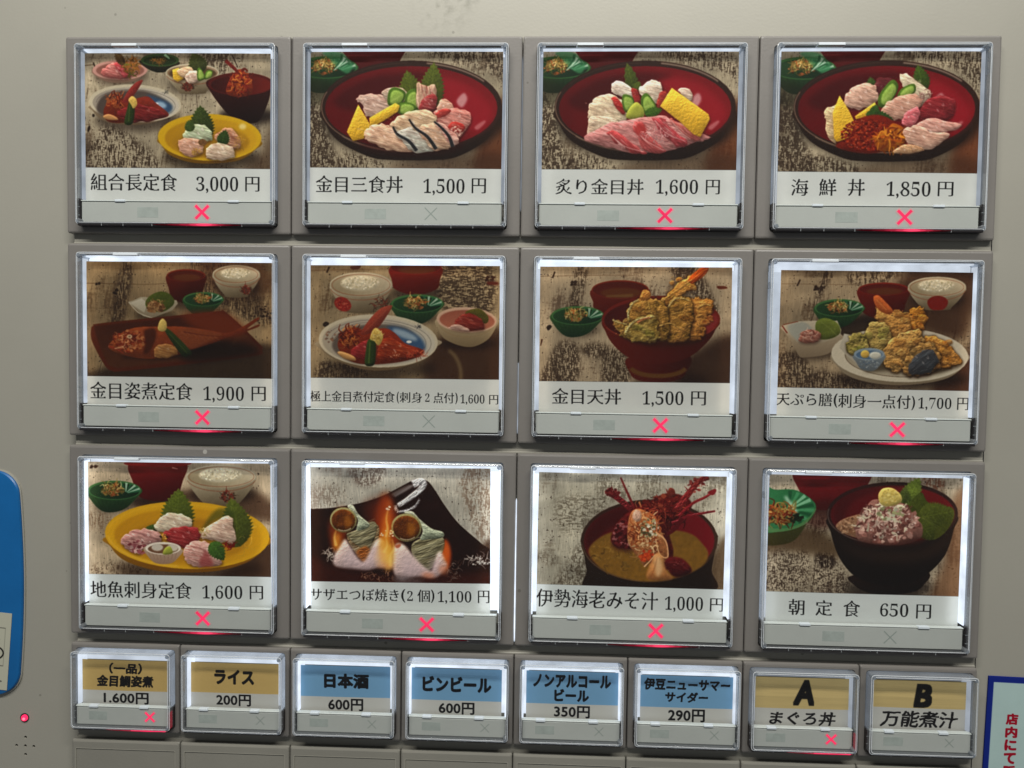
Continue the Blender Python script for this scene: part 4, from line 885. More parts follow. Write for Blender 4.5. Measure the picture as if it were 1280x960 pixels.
def art_9(A):
    A.wood(51, (190, 172, 146), (100, 76, 56), .85)
    A.blotch([(150, 580), (300, 560), (420, 600), (430, 640), (140, 640)], (80, 58, 42), .7, 10, 91); A.blotch([(140, 330), (240, 350), (240, 420), (140, 400)], (110, 84, 62), .6, 12, 92); A.grit(170, 135, 16, 10, [(80, 52, 36)], 7, 4, 9, 3)
    A.shade([(560, 240), (860, 240), (955, 300), (955, 380), (600, 300)], (74, 48, 32), .8, 16); A.shade([(850, 540), (955, 440), (955, 640), (700, 640)], (60, 36, 22), .85, 16)
    A.shade([(360, 270), (560, 260), (540, 320), (380, 330)], (60, 36, 24), .7, 12)
    red_bowl(A, 328, 582, 122, 280, .18, ell=.09, col=(116, 22, 22), lo=(62, 10, 10))
    A.pg([(328, 115), (582, 115), (582, 130), (460, 140), (328, 130)], (128, 26, 24)); A.ln([(520, 140), (545, 146)], 5, (220, 160, 150), 2, f=1.5)
    rice_bowl(A, 737, 180, 154, 52, 86, 'flower', 30)
    green_dish(A, 262, 240, 1.02, seed=17)
    # yellow oval plate
    A.el(590, 590, 340, 44, (44, 26, 14), f=18, a=.7)
    A.pg([(230, 445), (242, 490), (300, 550), (420, 592), (560, 606), (720, 598), (850, 560), (924, 500), (936, 445), (580, 380)], (190, 138, 16), g=(120, 78, 10), f=1.3)
    A.el(583, 440, 366, 150, (216, 166, 26), rot=2, f=1.3); A.el(588, 448, 330, 126, (192, 140, 18), rot=2, g=(212, 160, 26), ga=0, f=4); A.arc(583, 442, 352, 138, 95, 175, 7, (232, 188, 70), rot=2, a=.7, f=3); A.arc(583, 442, 352, 138, 190, 340, 5, (230, 186, 60), rot=2, a=.5, f=3)
    A.el(590, 462, 270, 96, (176, 124, 20), f=8, g=(190, 138, 24)); A.grit(850, 410, 40, 40, [(224, 186, 70)], 10, 3, 12, 4, a=.4)
    A.leaf(540, 440, 548, 236, 160, (92, 104, 34), 13); A.leaf(800, 500, 780, 278, 150, (88, 98, 34), 15, bend=14); A.leaf(470, 410, 400, 408, 40, (70, 96, 40), 7)
    A.shade([(640, 440), (690, 350), (740, 320), (800, 350), (700, 380)], (60, 74, 26), .6, 6)
    A.slab([(440, 415), (452, 375), (500, 338), (560, 345), (605, 370), (600, 405), (520, 425)], (206, 190, 168), v=.3, streak=(226, 216, 200), hi=1)
    A.slab([(645, 450), (655, 420), (700, 385), (770, 352), (792, 400), (795, 475), (740, 470), (680, 460)], (206, 176, 158), streak=(226, 206, 190), hi=.9)
    A.tuft(655, 430, 24, 22, [(224, 204, 160), (190, 160, 100)], 26, 16, 4, 4)
    A.slab([(480, 430), (540, 405), (610, 402), (638, 420), (640, 460), (590, 495), (540, 490), (490, 460)], (146, 46, 48), streak=(180, 96, 92), hi=.6)
    A.slab([(290, 470), (320, 430), (380, 412), (440, 415), (468, 440), (470, 470), (400, 490), (370, 525), (320, 505)], (186, 140, 134), streak=(146, 84, 86), hi=1)
    A.grit(370, 495, 44, 30, [(120, 50, 56), (196, 160, 156), (150, 84, 90)], 50, 4, 11, 5); A.grit(480, 448, 14, 14, [(210, 160, 60), (60, 40, 30)], 16, 3, 6, 6)
    A.pg([(398, 490), (415, 540), (450, 566), (510, 566), (545, 540), (558, 500)], (190, 170, 150), g=(150, 120, 100)); A.el(478, 498, 80, 28, (226, 218, 206)); A.el(478, 501, 68, 21, (120, 84, 60), f=1.5)
    for q in range(8): A.ln([(412+q*18, 515+(4-abs(4-q))*4), (425+q*15, 540+(4-abs(4-q))*5)], 2, (120, 70, 60), 1, a=.5)
    A.el(452, 494, 26, 16, (200, 192, 180), f=2); A.el(520, 496, 26, 16, (206, 198, 184), f=2); A.pg([(478, 525), (486, 498), (510, 490), (520, 520)], (156, 162, 64), v=.3)
    A.slab([(570, 520), (590, 478), (650, 464), (700, 485), (735, 540), (740, 568), (680, 578), (610, 578), (580, 555)], (202, 158, 148), streak=(160, 88, 84), hi=1)
    A.pg([(640, 575), (655, 520), (680, 520), (700, 575)], (150, 64, 64), f=6, a=.7); A.leaf(690, 470, 748, 550, 80, (70, 104, 40), 9)
    A.tuft(775, 488, 22, 10, [(140, 30, 20), (110, 20, 16)], 26, 18, 4, 7); A.tuft(860, 470, 40, 40, [(226, 190, 90)], 8, 40, 1.5, 8)

def art_10(A):
    A.wood(56, (186, 182, 172), (120, 104, 94), .8, slant=0); A.blotch([(280, 120), (440, 120), (400, 200), (320, 200)], (90, 72, 64), .7, 10, 101, .4, (5, 14)); A.blotch([(770, 150), (900, 130), (900, 440), (840, 430), (790, 300)], (110, 84, 66), .6, 12, 102, .42, (5, 24)); A.blotch([(100, 220), (240, 200), (240, 290), (100, 300)], (120, 104, 92), .6, 12, 103, .42, (5, 24))
    A.shade([(860, 480), (910, 440), (910, 560)], (60, 36, 24), .8, 10)
    A.pg([(60, 306), (90, 306), (200, 300), (330, 278), (430, 245), (520, 200), (575, 175), (625, 182), (660, 225), (700, 290), (760, 370), (860, 460), (900, 500), (900, 645), (90, 645)], (42, 20, 14), f=1.3, g=(34, 14, 10), n=.15, ns=40)
    A.pg([(90, 520), (200, 560), (400, 600), (600, 600), (900, 590), (900, 645), (90, 645)], (70, 24, 12), f=16, a=.7, n=.2)
    A.pg([(340, 290), (440, 260), (470, 330), (450, 420), (380, 420)], (90, 34, 14), f=20, a=.8)
    A.ln([(478, 250), (520, 226), (562, 200)], 8, (150, 146, 150), 12, f=3, a=.7)
    A.ln([(560, 196), (596, 184), (610, 196), (590, 224), (560, 246), (530, 268), (492, 290)], 34, (186, 184, 190), 20, f=2, lit=(.5, 26, 12, 140, .5), ramp=((60, 52, 54), (236, 236, 240)))
    A.ln([(480, 290), (490, 316), (530, 312), (570, 292), (590, 262)], 16, (120, 118, 126), 8, f=2, lit=(.8, 10, 5, 140, .7), ramp=((30, 26, 28), (240, 240, 246)))
    A.pg([(470, 235), (540, 200), (550, 210), (480, 245)], (150, 140, 138), f=4, a=.6)
    A.grit(850, 545, 46, 10, [(200, 196, 190)], 16, 2, 7, 5); A.tuft(840, 530, 44, 26, [(160, 150, 146), (210, 206, 200)], 24, 26, 3, 6); A.tuft(740, 580, 36, 40, [(150, 140, 134), (90, 60, 44)], 26, 20, 3, 8); A.tuft(180, 515, 24, 34, [(190, 180, 170)], 18, 24, 4, 9); A.tuft(400, 605, 90, 12, [(160, 120, 96), (90, 50, 30)], 34, 22, 3, 10)
    def flame(pts, c, a, f=8): A.pg(pts, c, f=f, a=a)
    flame([(180, 400), (200, 340), (240, 300), (300, 330), (260, 420), (245, 480), (200, 490)], (150, 60, 14), .8, 12)
    flame([(400, 480), (390, 380), (400, 300), (440, 230), (476, 300), (500, 400), (480, 500)], (176, 70, 16), .85, 16)
    flame([(680, 560), (680, 470), (704, 440), (724, 500), (712, 565)], (206, 84, 20), .9, 6)
    def shell(mx, my, r, body, collar):
        A.pg(body, (126, 120, 92), f=1.5, v=.45, g=(66, 52, 30), lit=(.35, 60, 13, 158, .2), ramp=((46, 38, 26), (176, 172, 140)))
        p = np.array(body, float); c = p.mean(0); e = (p.max(0)-p.min(0))*.44
        for q in range(7):
            t = -1+q*.33; A.ln([(c[0]-e[0]*.9, c[1]+e[1]*t+12), (c[0], c[1]+e[1]*t+2), (c[0]+e[0]*.9, c[1]+e[1]*t-20)], 5, (40, 34, 24) if q % 2 else (188, 184, 156), 2, a=.6, f=1.2)
        A.pg(collar, (198, 202, 180), f=1.2, v=.35, g=(146, 156, 134), lit=(.25, 20, 8, 40, .3))
        A.el(mx, my, r*1.06, r*.98, (150, 142, 96), v=.3, n=.2); A.el(mx, my+2, r*.93, r*.86, (84, 42, 12), g=(130, 72, 18), ga=20, v=.35, lit=(.25, 24, 14, 60, .12))
        A.pg([(mx+r*.1, my-r*.3), (mx+r*.55, my-r*.2), (mx+r*.6, my+r*.35), (mx+r*.2, my+r*.6)], (168, 104, 28), f=6, a=.7)
        A.arc(mx, my, r*.9, r*.84, 50, 120, 4, (224, 214, 190), a=.8, f=1.5); A.arc(mx, my, r*.98, r*.9, 190, 300, 3, (176, 168, 120), a=.7)
    A.pg([(262, 430), (310, 400), (395, 372), (404, 430), (350, 530), (306, 510)], (118, 92, 60), f=1.5, v=.4, lit=(.4, 30, 6, 150, .2), ramp=((50, 36, 22), (170, 150, 116)))
    shell(248, 354, 57, [(260, 420), (300, 400), (380, 360), (396, 400), (360, 480), (310, 470)], [(268, 296), (292, 288), (318, 330), (364, 372), (350, 392), (306, 400), (312, 350)])
    shell(528, 388, 64, [(548, 470), (580, 440), (660, 418), (694, 440), (690, 490), (655, 540), (620, 585), (585, 560), (556, 520)], [(520, 322), (556, 316), (590, 352), (640, 392), (690, 408), (688, 432), (630, 440), (588, 440), (600, 400), (572, 350)])
    A.pg([(300, 500), (345, 470), (366, 500), (342, 548)], (150, 84, 30), f=4, lit=(.4, 12, 6, 0, .2))
    # burning salt heaps
    for P, sd in (([(196, 548), (206, 505), (232, 465), (254, 440), (274, 470), (300, 515), (332, 542), (362, 500), (386, 452), (408, 434), (432, 452), (440, 490), (456, 520), (464, 566), (400, 566), (350, 578), (280, 572), (222, 566)], 1),
              ([(468, 590), (462, 520), (470, 478), (490, 458), (522, 470), (560, 520), (600, 560), (634, 582), (648, 545), (664, 500), (684, 500), (700, 536), (704, 560), (672, 600), (640, 612), (590, 606), (540, 612), (500, 626)], 2)):
        A.pg(P, (236, 216, 206), f=5, v=.18, g=(190, 164, 168), ga=80, lit=(.12, 16, 12, 0, .2))
        p = np.array(P, float); A.pg(p.mean(0)+(p-p.mean(0))*.7+[0, 8], (206, 186, 196), f=14, a=.5)
    for (x, y, w, h, c, a) in ((430, 470, 26, 80, (240, 170, 50), .8), (448, 520, 22, 60, (250, 200, 84), .8), (440, 380, 20, 60, (226, 120, 30), .8), (452, 300, 12, 40, (206, 110, 50), .6), (216, 450, 16, 40, (240, 160, 50), .75), (702, 500, 9, 44, (236, 120, 40), .8), (690, 575, 22, 22, (236, 150, 110), .6), (620, 600, 30, 10, (226, 130, 84), .7), (430, 560, 40, 14, (230, 150, 90), .5), (410, 520, 26, 40, (244, 200, 150), .5)):
        A.el(x, y, w, h, c, rot=6, f=9, a=a)
    for P in ([(436, 430), (444, 390), (440, 350), (450, 300)], [(424, 500), (440, 470), (436, 430)], [(452, 560), (456, 510), (470, 480), (464, 440)], [(212, 470), (206, 430), (214, 400)]):
        A.ln(P, 13, (255, 214, 120), 3, f=3, a=.75)
    A.grit(440, 415, 40, 14, [(250, 240, 220), (240, 200, 140)], 14, 2, 6, 9); A.grit(450, 300, 8, 14, [(240, 220, 200)], 5, 2, 6, 4)
    A.pg([(476, 468), (500, 460), (500, 472), (484, 480)], (196, 110, 80), f=2)
    A.pg([(470, 600), (600, 620), (560, 638), (480, 638)], (96, 84, 86), f=8, a=.7, n=.3)

def art_11(A):
    A.wood(61, (178, 173, 158), (92, 80, 66), .95, slant=0)
    A.blotch([(210, 240), (420, 240), (360, 360), (250, 400), (200, 350)], (84, 74, 60), .6, 16, 111, .42, (16, 6)); A.blotch([(300, 440), (340, 420), (360, 640), (180, 640), (240, 540)], (64, 52, 40), .6, 14, 112, .42, (6, 12)); A.blotch([(380, 150), (480, 150), (520, 240), (400, 250)], (90, 80, 66), .6, 10, 113, .42); A.blotch([(560, 135), (660, 150), (640, 240), (560, 230)], (90, 80, 66), .5, 10, 114, .42)
    A.blotch([(120, 480), (200, 500), (190, 540), (120, 520)], (80, 68, 54), .6, 10, 115, .42); A.shade([(860, 640), (900, 480), (950, 420), (950, 660)], (84, 62, 40), .75, 14)
    A.pg([(330, 400), (322, 470), (335, 560), (360, 660), (880, 660), (890, 560), (902, 470), (892, 380), (610, 300)], (54, 38, 28), g=(36, 24, 18), ga=70, n=.05, f=1.3)
    A.el(611, 430, 304, 184, (62, 42, 30), f=1.4); A.arc(611, 430, 298, 179, 95, 175, 4, (110, 84, 64), a=.7, f=1.5)
    A.el(611, 430, 290, 170, (92, 22, 20), f=2, g=(118, 20, 30), ga=0); A.shade([(330, 400), (400, 310), (520, 270), (640, 260), (560, 320), (430, 380), (350, 470)], (50, 12, 10), .6, 12)
    A.pg([(345, 490), (360, 440), (430, 395), (520, 385), (700, 380), (800, 400), (855, 450), (875, 490), (850, 540), (760, 585), (640, 610), (520, 600), (410, 560)], (126, 92, 34), f=3, n=.1, ns=16, g=(136, 98, 34)); A.tuft(470, 500, 110, 60, [(140, 106, 44), (116, 84, 32)], 30, 30, 9, 5, curl=1); A.grit(420, 470, 70, 60, [(168, 130, 60)], 30, 3, 8, 5, a=.3)
    pass
    # lobster
    A.ln([(560, 290), (548, 262), (556, 250)], 3, (196, 110, 70), 2); A.pg([(440, 420), (470, 350), (520, 300), (600, 260), (680, 220), (760, 230), (800, 270), (760, 330), (700, 380), (720, 480), (690, 560), (600, 520), (540, 470), (470, 460)], (86, 22, 20), f=2, v=.35, n=.3, ns=9)
    A.grit(500, 400, 50, 60, [(104, 32, 34), (70, 18, 18), (150, 90, 90)], 90, 4, 11, 4); A.grit(680, 275, 100, 50, [(120, 40, 28), (76, 18, 16), (146, 66, 44), (96, 30, 24)], 200, 4, 12, 5); A.tuft(690, 300, 90, 60, [(150, 60, 44), (96, 22, 20), (60, 14, 12)], 70, 34, 7, 6)
    A.ln([(420, 205), (450, 225), (490, 255), (530, 290)], 24, (112, 28, 32), 26, n=.25, f=1.5, lit=(.4, 12, 8, 0, .2)); A.grit(445, 215, 26, 18, [(84, 22, 22), (120, 40, 40)], 26, 5, 11, 6)
    A.ln([(482, 148), (510, 210), (545, 285)], 7, (120, 34, 36), 12, n=.2)
    A.ln([(872, 150), (830, 165), (780, 225), (730, 290)], 20, (134, 40, 40), 32, n=.25, f=1.5, lit=(.4, 14, 7, 130, .25)); A.grit(820, 185, 40, 30, [(96, 24, 26), (150, 70, 60)], 30, 3, 9, 7); A.ln([(900, 205), (860, 235), (800, 265), (740, 320)], 9, (140, 34, 40), 14, n=.2, lit=(.3, 20, 5, 150, .25)); A.ln([(902, 298), (860, 305), (780, 320), (710, 350)], 8, (130, 30, 38), 13, n=.2, lit=(.3, 20, 5, 165, .25)); [A.ln([(x, y), (x+dx, y+dy)], 6, (120, 34, 34), 1) for x, y, dx, dy in ((780, 205, -16, -18), (800, 190, -14, -20), (820, 172, -10, -20), (840, 178, 22, 8), (815, 200, 22, 8), (440, 205, 4, -18), (470, 232, 10, -16), (425, 215, -14, 6), (690, 215, -8, -20), (650, 240, -10, -18), (735, 240, 6, -20))]; A.pg([(868, 215), (900, 200), (905, 212), (890, 228)], (130, 30, 36)); A.ln([(760, 330), (720, 380), (690, 400)], 22, (90, 20, 24), 14)
    A.pg([(690, 225), (700, 195), (722, 205), (720, 235)], (110, 44, 34), n=.2, v=.3); A.ln([(565, 255), (575, 280)], 8, (196, 120, 70), 5)
    A.pg([(515, 420), (520, 330), (545, 290), (590, 295), (640, 350), (680, 420), (700, 510), (670, 520), (640, 480), (600, 545), (560, 500), (530, 460)], (168, 108, 66), f=1.5, v=.35, n=.25, ns=7)
    A.tuft(600, 400, 70, 90, [(206, 150, 96), (176, 96, 50), (226, 196, 150), (130, 60, 34)], 160, 34, 7, 8); A.grit(610, 375, 44, 40, [(214, 206, 186), (96, 90, 60), (170, 160, 120)], 60, 3, 10, 9)
    A.pg([(535, 322), (548, 292), (572, 300), (576, 330), (556, 345)], (212, 172, 150), v=.3, n=.25, ns=6, f=2.5); A.ln([(600, 305), (640, 330), (645, 390)], 9, (196, 110, 64), 5); A.ln([(640, 390), (685, 430), (695, 500), (660, 490), (640, 420)], 7, (226, 176, 126), 4)
    A.grit(600, 495, 30, 26, [(176, 60, 24), (200, 84, 36)], 30, 5, 12, 10)
    A.pg([(604, 570), (640, 485), (672, 500), (690, 560), (715, 598), (640, 606), (608, 600)], (196, 142, 88), f=4, v=.3, n=.14, ns=14, g=(172, 112, 62)); A.pg([(640, 500), (662, 505), (672, 560), (650, 590), (638, 550)], (226, 188, 142), f=6, a=.8); A.ln([(622, 590), (640, 540), (648, 500)], 5, (150, 84, 44), 2, a=.6, f=2); A.ln([(590, 545), (615, 520), (640, 490)], 6, (230, 190, 140), 4)
    A.pg([(684, 520), (715, 500), (765, 512), (803, 558), (780, 580), (735, 590), (706, 572)], (84, 20, 22), f=3, v=.5, n=.18, ns=12); A.ln([(700, 525), (740, 528), (790, 560)], 5, (150, 60, 56), 2, a=.6, f=2); A.ln([(712, 555), (745, 562), (775, 578)], 4, (52, 12, 12), 2, a=.7, f=2); A.grit(740, 530, 26, 10, [(190, 130, 116)], 8, 1.5, 3, 5, a=.7); A.shade([(440, 440), (520, 460), (540, 480), (470, 470)], (60, 20, 12), .6, 8)

def art_12(A):
    A.wood(66, (172, 160, 140), (64, 48, 38), 1.2, slant=0, plank=[(330, 470, 315, 620)])
    A.blotch([(120, 460), (240, 440), (300, 460), (280, 620), (110, 620)], (56, 42, 34), .8, 12, 121, .42, (4, 7)); A.blotch([(330, 480), (420, 480), (480, 620), (320, 620)], (56, 42, 34), .8, 12, 122, .44, (4, 7)); A.blotch([(330, 450), (410, 460), (400, 510), (340, 510)], (46, 34, 28), .9, 8, 123, .34); A.blotch([(300, 290), (380, 300), (370, 370), (290, 360)], (70, 54, 44), .8, 12, 124, .42)
    A.blotch([(780, 120), (860, 130), (860, 180), (790, 170)], (110, 60, 40), .7, 8, 125, .4); A.shade([(880, 300), (960, 180), (960, 660), (820, 660), (880, 480)], (112, 74, 46), .7, 16)
    A.shade([(110, 370), (300, 340), (440, 420), (460, 470), (200, 440), (110, 440)], (66, 44, 22), .7, 16)
    red_bowl(A, 228, 552, 100, 260, .2, soup=False, ell=.05, col=(112, 20, 26), lo=(84, 16, 18)); A.shade([(280, 250), (400, 220), (390, 330), (300, 330)], (60, 20, 14), .6, 12)
    A.pg([(100, 345), (200, 345), (290, 320), (322, 262), (300, 300), (240, 390), (170, 415), (100, 410)], (64, 76, 36), g=(60, 54, 24), n=.08)
    A.pg([(100, 175), (150, 178), (230, 178), (300, 215), (324, 256), (290, 310), (210, 342), (100, 352)], (50, 118, 74), n=.06); 
    for q in range(9):
        an = np.radians(-82+q*17); x = 195+122*np.cos(an); y = 262+80*np.sin(an)
        A.ln([(190+q*3, 262+q*2), ((190+x)/2+8, (262+y)/2), (x, y)], 4, ((150, 206, 170) if q in (2, 3) else (80, 156, 108) if q % 2 else (30, 84, 54)), 16, a=.8, f=1.5)
    A.ln([(190, 205), (215, 240), (240, 280)], 12, (200, 226, 206), 20, f=5, a=.8)
    A.pg([(100, 330), (150, 345), (230, 335), (290, 300), (322, 258), (318, 275), (270, 330), (190, 356), (100, 358)], (84, 130, 80))
    A.grit(165, 285, 70, 44, [(130, 60, 24), (96, 70, 34), (60, 34, 18), (150, 120, 60)], 90, 5, 12, 5); A.tuft(165, 280, 66, 44, [(196, 160, 90), (166, 84, 36), (150, 120, 60), (110, 30, 16)], 80, 34, 7, 6); A.grit(240, 300, 24, 20, [(30, 40, 24)], 16, 5, 12, 5)
    # dark bowl
    A.el(640, 600, 200, 40, (30, 22, 18), f=22, a=.8)
    A.pg([(490, 545), (500, 590), (560, 620), (640, 630), (740, 618), (790, 590), (800, 530)], (44, 28, 22), g=(22, 16, 14), ga=60)
    A.pg([(388, 290), (390, 360), (430, 470), (500, 550), (600, 585), (700, 585), (800, 545), (880, 460), (915, 350), (912, 280), (640, 240)], (40, 28, 22), g=(24, 17, 14), ga=80, n=.05, ns=50, f=1.3)
    A.pg([(420, 380), (500, 430), (640, 445), (800, 425), (900, 350), (860, 450), (700, 490), (500, 460)], (66, 46, 34), f=20, a=.5)
    A.el(651, 282, 281, 137, (50, 30, 26), f=1.3); A.arc(651, 282, 276, 132, 90, 190, 4, (110, 96, 88), a=.7, f=1.6); A.el(652, 284, 266, 124, (88, 18, 20), f=2, g=(110, 22, 24), ga=0); A.shade([(400, 280), (440, 200), (560, 160), (600, 180), (480, 230), (430, 330)], (56, 14, 14), .5, 10)
    A.pg([(412, 340), (430, 310), (480, 290), (520, 290), (540, 380), (470, 375)], (146, 110, 84), v=.2, n=.25, ns=5); A.grit(470, 335, 44, 34, [(176, 140, 110), (120, 84, 60)], 80, 3, 7, 5)
    A.leaf(705, 245, 762, 130, 92, (112, 130, 50), 9); A.leaf(720, 240, 700, 168, 40, (84, 100, 40), 6); A.leaf(690, 240, 705, 168, 50, (80, 92, 40), 7)
    A.pg([(720, 250), (770, 190), (800, 230), (850, 250), (905, 255), (915, 300), (880, 360), (830, 392), (790, 360), (760, 310)], (62, 72, 22), v=.15, n=.18, ns=8, g=(88, 92, 30)); A.leaf(760, 300, 912, 270, 120, (84, 92, 32), 15); A.leaf(770, 320, 830, 392, 90, (78, 86, 30), 9)
    for q in range(5): A.ln([(780, 300), (820+q*18, 270+q*26)], 2, (130, 136, 70), 1, a=.4)
    A.pg([(500, 380), (500, 320), (540, 250), (570, 220), (640, 225), (700, 240), (750, 300), (780, 330), (775, 385), (700, 412), (600, 412), (530, 400)], (140, 98, 88), v=.3, n=.2, ns=9)
    A.grit(630, 320, 130, 84, [(176, 134, 124), (140, 92, 84), (110, 66, 60), (196, 166, 152), (160, 110, 100)], 240, 7, 17, 6, hi=.4)
    A.tuft(620, 310, 110, 74, [(206, 182, 168), (120, 74, 66), (190, 150, 138), (214, 204, 180)], 90, 30, 10, 7); A.grit(640, 275, 60, 34, [(200, 204, 176), (150, 150, 110)], 36, 5, 10, 8)
    A.shade([(500, 395), (640, 405), (780, 380), (770, 410), (640, 425), (520, 415)], (60, 24, 18), .6, 8)
    A.pg([(592, 225), (590, 195), (610, 172), (650, 172), (685, 200), (688, 230), (650, 248), (610, 245)], (206, 186, 106), v=.3, n=.1, ns=5); A.grit(635, 208, 40, 30, [(226, 210, 140), (186, 160, 80)], 60, 3, 7, 9, a=.6)

ARTS = {
 11: (((120, 128), (937, 128), (118, 625), (933, 634)), art11), 12: (((97, 115), (938, 115), (97, 625), (932, 634)), art_2), 13: (((98, 113), (952, 115), (98, 635), (948, 635)), art_3), 14: (((107, 108), (972, 112), (95, 632), (963, 640)), art_4),
 21: (((127, 112), (967, 120), (127, 622), (963, 634)), art_5), 22: (((103, 112), (940, 115), (97, 612), (940, 622)), art_6), 23: (((105, 118), (960, 122), (105, 628), (953, 637)), art_7), 24: (((158, 128), (980, 140), (145, 632), (977, 648)), art_8),
 31: (((132, 115), (958, 122), (150, 612), (950, 628)), art_9), 32: (((103, 120), (907, 128), (97, 628), (892, 638)), art_10), 33: (((118, 122), (952, 148), (112, 625), (943, 645)), art_11), 34: (((122, 115), (950, 128), (117, 612), (945, 640)), art_12)}
# ---------------------------------------------------------------- lettering: glyph outlines -> mask
def glyph_mask(s, em=110, style='mincho'):
    cu = bpy.data.curves.new('glyphs', 'FONT'); cu.body = s; cu.resolution_u = 3
    if style == 'brush': cu.shear = .12
    if style == 'pop': cu.shear = .06
    if style == 'block': cu.shear = .14
    if style in ('round', 'pop', 'heavy'): cu.space_character = 1.04
    o = bpy.data.objects.new('glyphs', cu); scn.collection.objects.link(o)
    dg = bpy.context.evaluated_depsgraph_get(); me = o.evaluated_get(dg).to_mesh(); me.calc_loop_triangles()
    co = np.array([v.co[:2] for v in me.vertices], float); tri = np.array([t.vertices[:] for t in me.loop_triangles])
    bpy.data.objects.remove(o); bpy.data.curves.remove(cu)
    pad = 14; mn = co.min(0); co = (co-mn)*em+pad
    w, h = (co.max(0)+pad).astype(int)+1
    m = np.zeros((h, w), bool)
    for t in tri:
        p = co[t]; x0, y0 = np.floor(p.min(0)).astype(int); x1, y1 = np.ceil(p.max(0)).astype(int)+1
        X, Y = np.meshgrid(np.arange(x0, x1)+.5, np.arange(y0, y1)+.5)
        a, b, c = p
        d = (b[0]-a[0])*(c[1]-a[1])-(c[0]-a[0])*(b[1]-a[1])
        if abs(d) < 1e-9: continue
        u = ((X-a[0])*(c[1]-a[1])-(c[0]-a[0])*(Y-a[1]))/d; v = ((b[0]-a[0])*(Y-a[1])-(X-a[0])*(b[1]-a[1]))/d
        m[y0:y1, x0:x1] |= (u >= -1e-6) & (v >= -1e-6) & (u+v <= 1+1e-6)
    m = m[::-1]
    def sh(a, dx, dy):
        return np.roll(np.roll(a, dx, 1), dy, 0)
    def ero(a, dx, dy):
        r = a.copy()
        for i in range(1, max(dx, dy)+1): r &= sh(a, i if dx else 0, i if dy else 0)
        return r
    def opn(a, L, hor):
        r = a.copy()
        for i in range(1, L): r &= sh(a, i if hor else 0, 0 if hor else i)
        q = r.copy()
        for i in range(1, L): q |= sh(r, -i if hor else 0, 0 if hor else -i)
        return q
    if style == 'mincho':
        n = int(em*.034); e = ero(m, 0, n)
        hs = opn(e, int(em*.13), True) & ~opn(m, int(em*.14), False)
        ends = hs & ~sh(e, -1, 0)
        ys, xs = np.nonzero(ends)
        last = None
        for y, x in zip(ys, xs):                      # the little triangle at the right end of a bar
            if last and abs(y-last[0]) <= n and abs(x-last[1]) < 6: continue
            last = (y, x); k = int(em*.06)
            for j in range(k): e[max(0, y-j):y+1, max(0, x-2*k+j):x-j//2+1] = True
        v = opn(m, int(em*.12), False); v = v & ~opn(m, int(em*.12), True)
        e |= v; m = e | sh(e, 1, 0) | sh(e, -1, 0)
        f = blur(m.astype(float), 1)
    elif style == 'serifnum':
        tall = m[:int(m.shape[0]*.55)].any(0)           # commas are low: they keep their full weight
        f = ero(ero(m, 4, 0), 0, 1); f = blur(np.where(tall[None, :], f, m).astype(float), 1)
    else:
        k = {'round': 3, 'pop': 5, 'heavy': 6, 'brush': 3, 'plain': 0, 'block': 5}[style]; r = m.copy()
        for dx in range(-k, k+1):
            for dy in range(-k, k+1):
                if (style == 'block' or dx*dx+dy*dy <= k*k+.5) and not (style == 'brush' and abs(dy) > 2): r |= sh(m, dx, dy)
        f = blur(r.astype(float), 1)
        if style in ('pop', 'brush'):                 # uneven hand drawn outline
            h, w = f.shape; z1 = noise(h, w, 30, 30, 2, 5)-.5; z2 = noise(h, w, 30, 30, 2, 6)-.5; a = 9 if style == 'brush' else 5
            yy, xx = np.mgrid[0:h, 0:w]
            f = f[np.clip(yy+z1*a, 0, h-1).astype(int), np.clip(xx+z2*a, 0, w-1).astype(int)]
    ys = np.nonzero(f.max(1) > .3)[0]; xs = np.nonzero(f.max(0) > .3)[0]
    return f[ys[0]:ys[-1]+1, xs[0]:xs[-1]+1]
GM = {}
def draw_text(A, s, x0, x1, y0, y1, col=(6, 6, 8), style='mincho', rot=False, alpha=1.0):
    if (s, style) not in GM: GM[(s, style)] = glyph_mask(s, style=style)
    f = GM[(s, style)]
    q = A.T([(x0, y0), (x1, y1)]) ; c = A.T([((x0+x1)/2, (y0+y1)/2)])[0]
    w = (x1-x0)*abs(A.A[0, 0]); h = (y1-y0)*abs(A.A[1, 1]); r = f.shape[1]/w
    f = blur(f, r*.2)
    X0, Y0 = c[0]-w/2, c[1]-h/2
    px = np.arange(int(X0)-2, int(X0+w)+3); py = np.arange(int(Y0)-2, int(Y0+h)+3)
    px = px[(px >= 0) & (px < A.W)]; py = py[(py >= 0) & (py < A.H)]
    gx = (px+.5-X0)/w*f.shape[1]-.5; gy = (py+.5-Y0)/h*f.shape[0]-.5
    F = np.pad(f, 2); gx = np.clip(gx+2, 0, F.shape[1]-1.01); gy = np.clip(gy+2, 0, F.shape[0]-1.01)
    xi = gx.astype(int); yi = gy.astype(int); fx = (gx-xi)[None]; fy = (gy-yi)[:, None]
    m = (F[yi][:, xi]*(1-fx)+F[yi][:, xi+1]*fx)*(1-fy)+(F[yi+1][:, xi]*(1-fx)+F[yi+1][:, xi+1]*fx)*fy
    m = (m*alpha)[..., None]
    A.c[py[0]:py[-1]+1, px[0]:px[-1]+1] = A.c[py[0]:py[-1]+1, px[0]:px[-1]+1]*(1-m)+np.array(col, float)*m
BD = str.maketrans('0123456789', ''.join(chr(0x1D7CE+i) for i in range(10)))
def num(A, s, x0, x1, y0, y1): draw_text(A, s.translate(BD), x0, x1, y0, y1, style='serifnum')
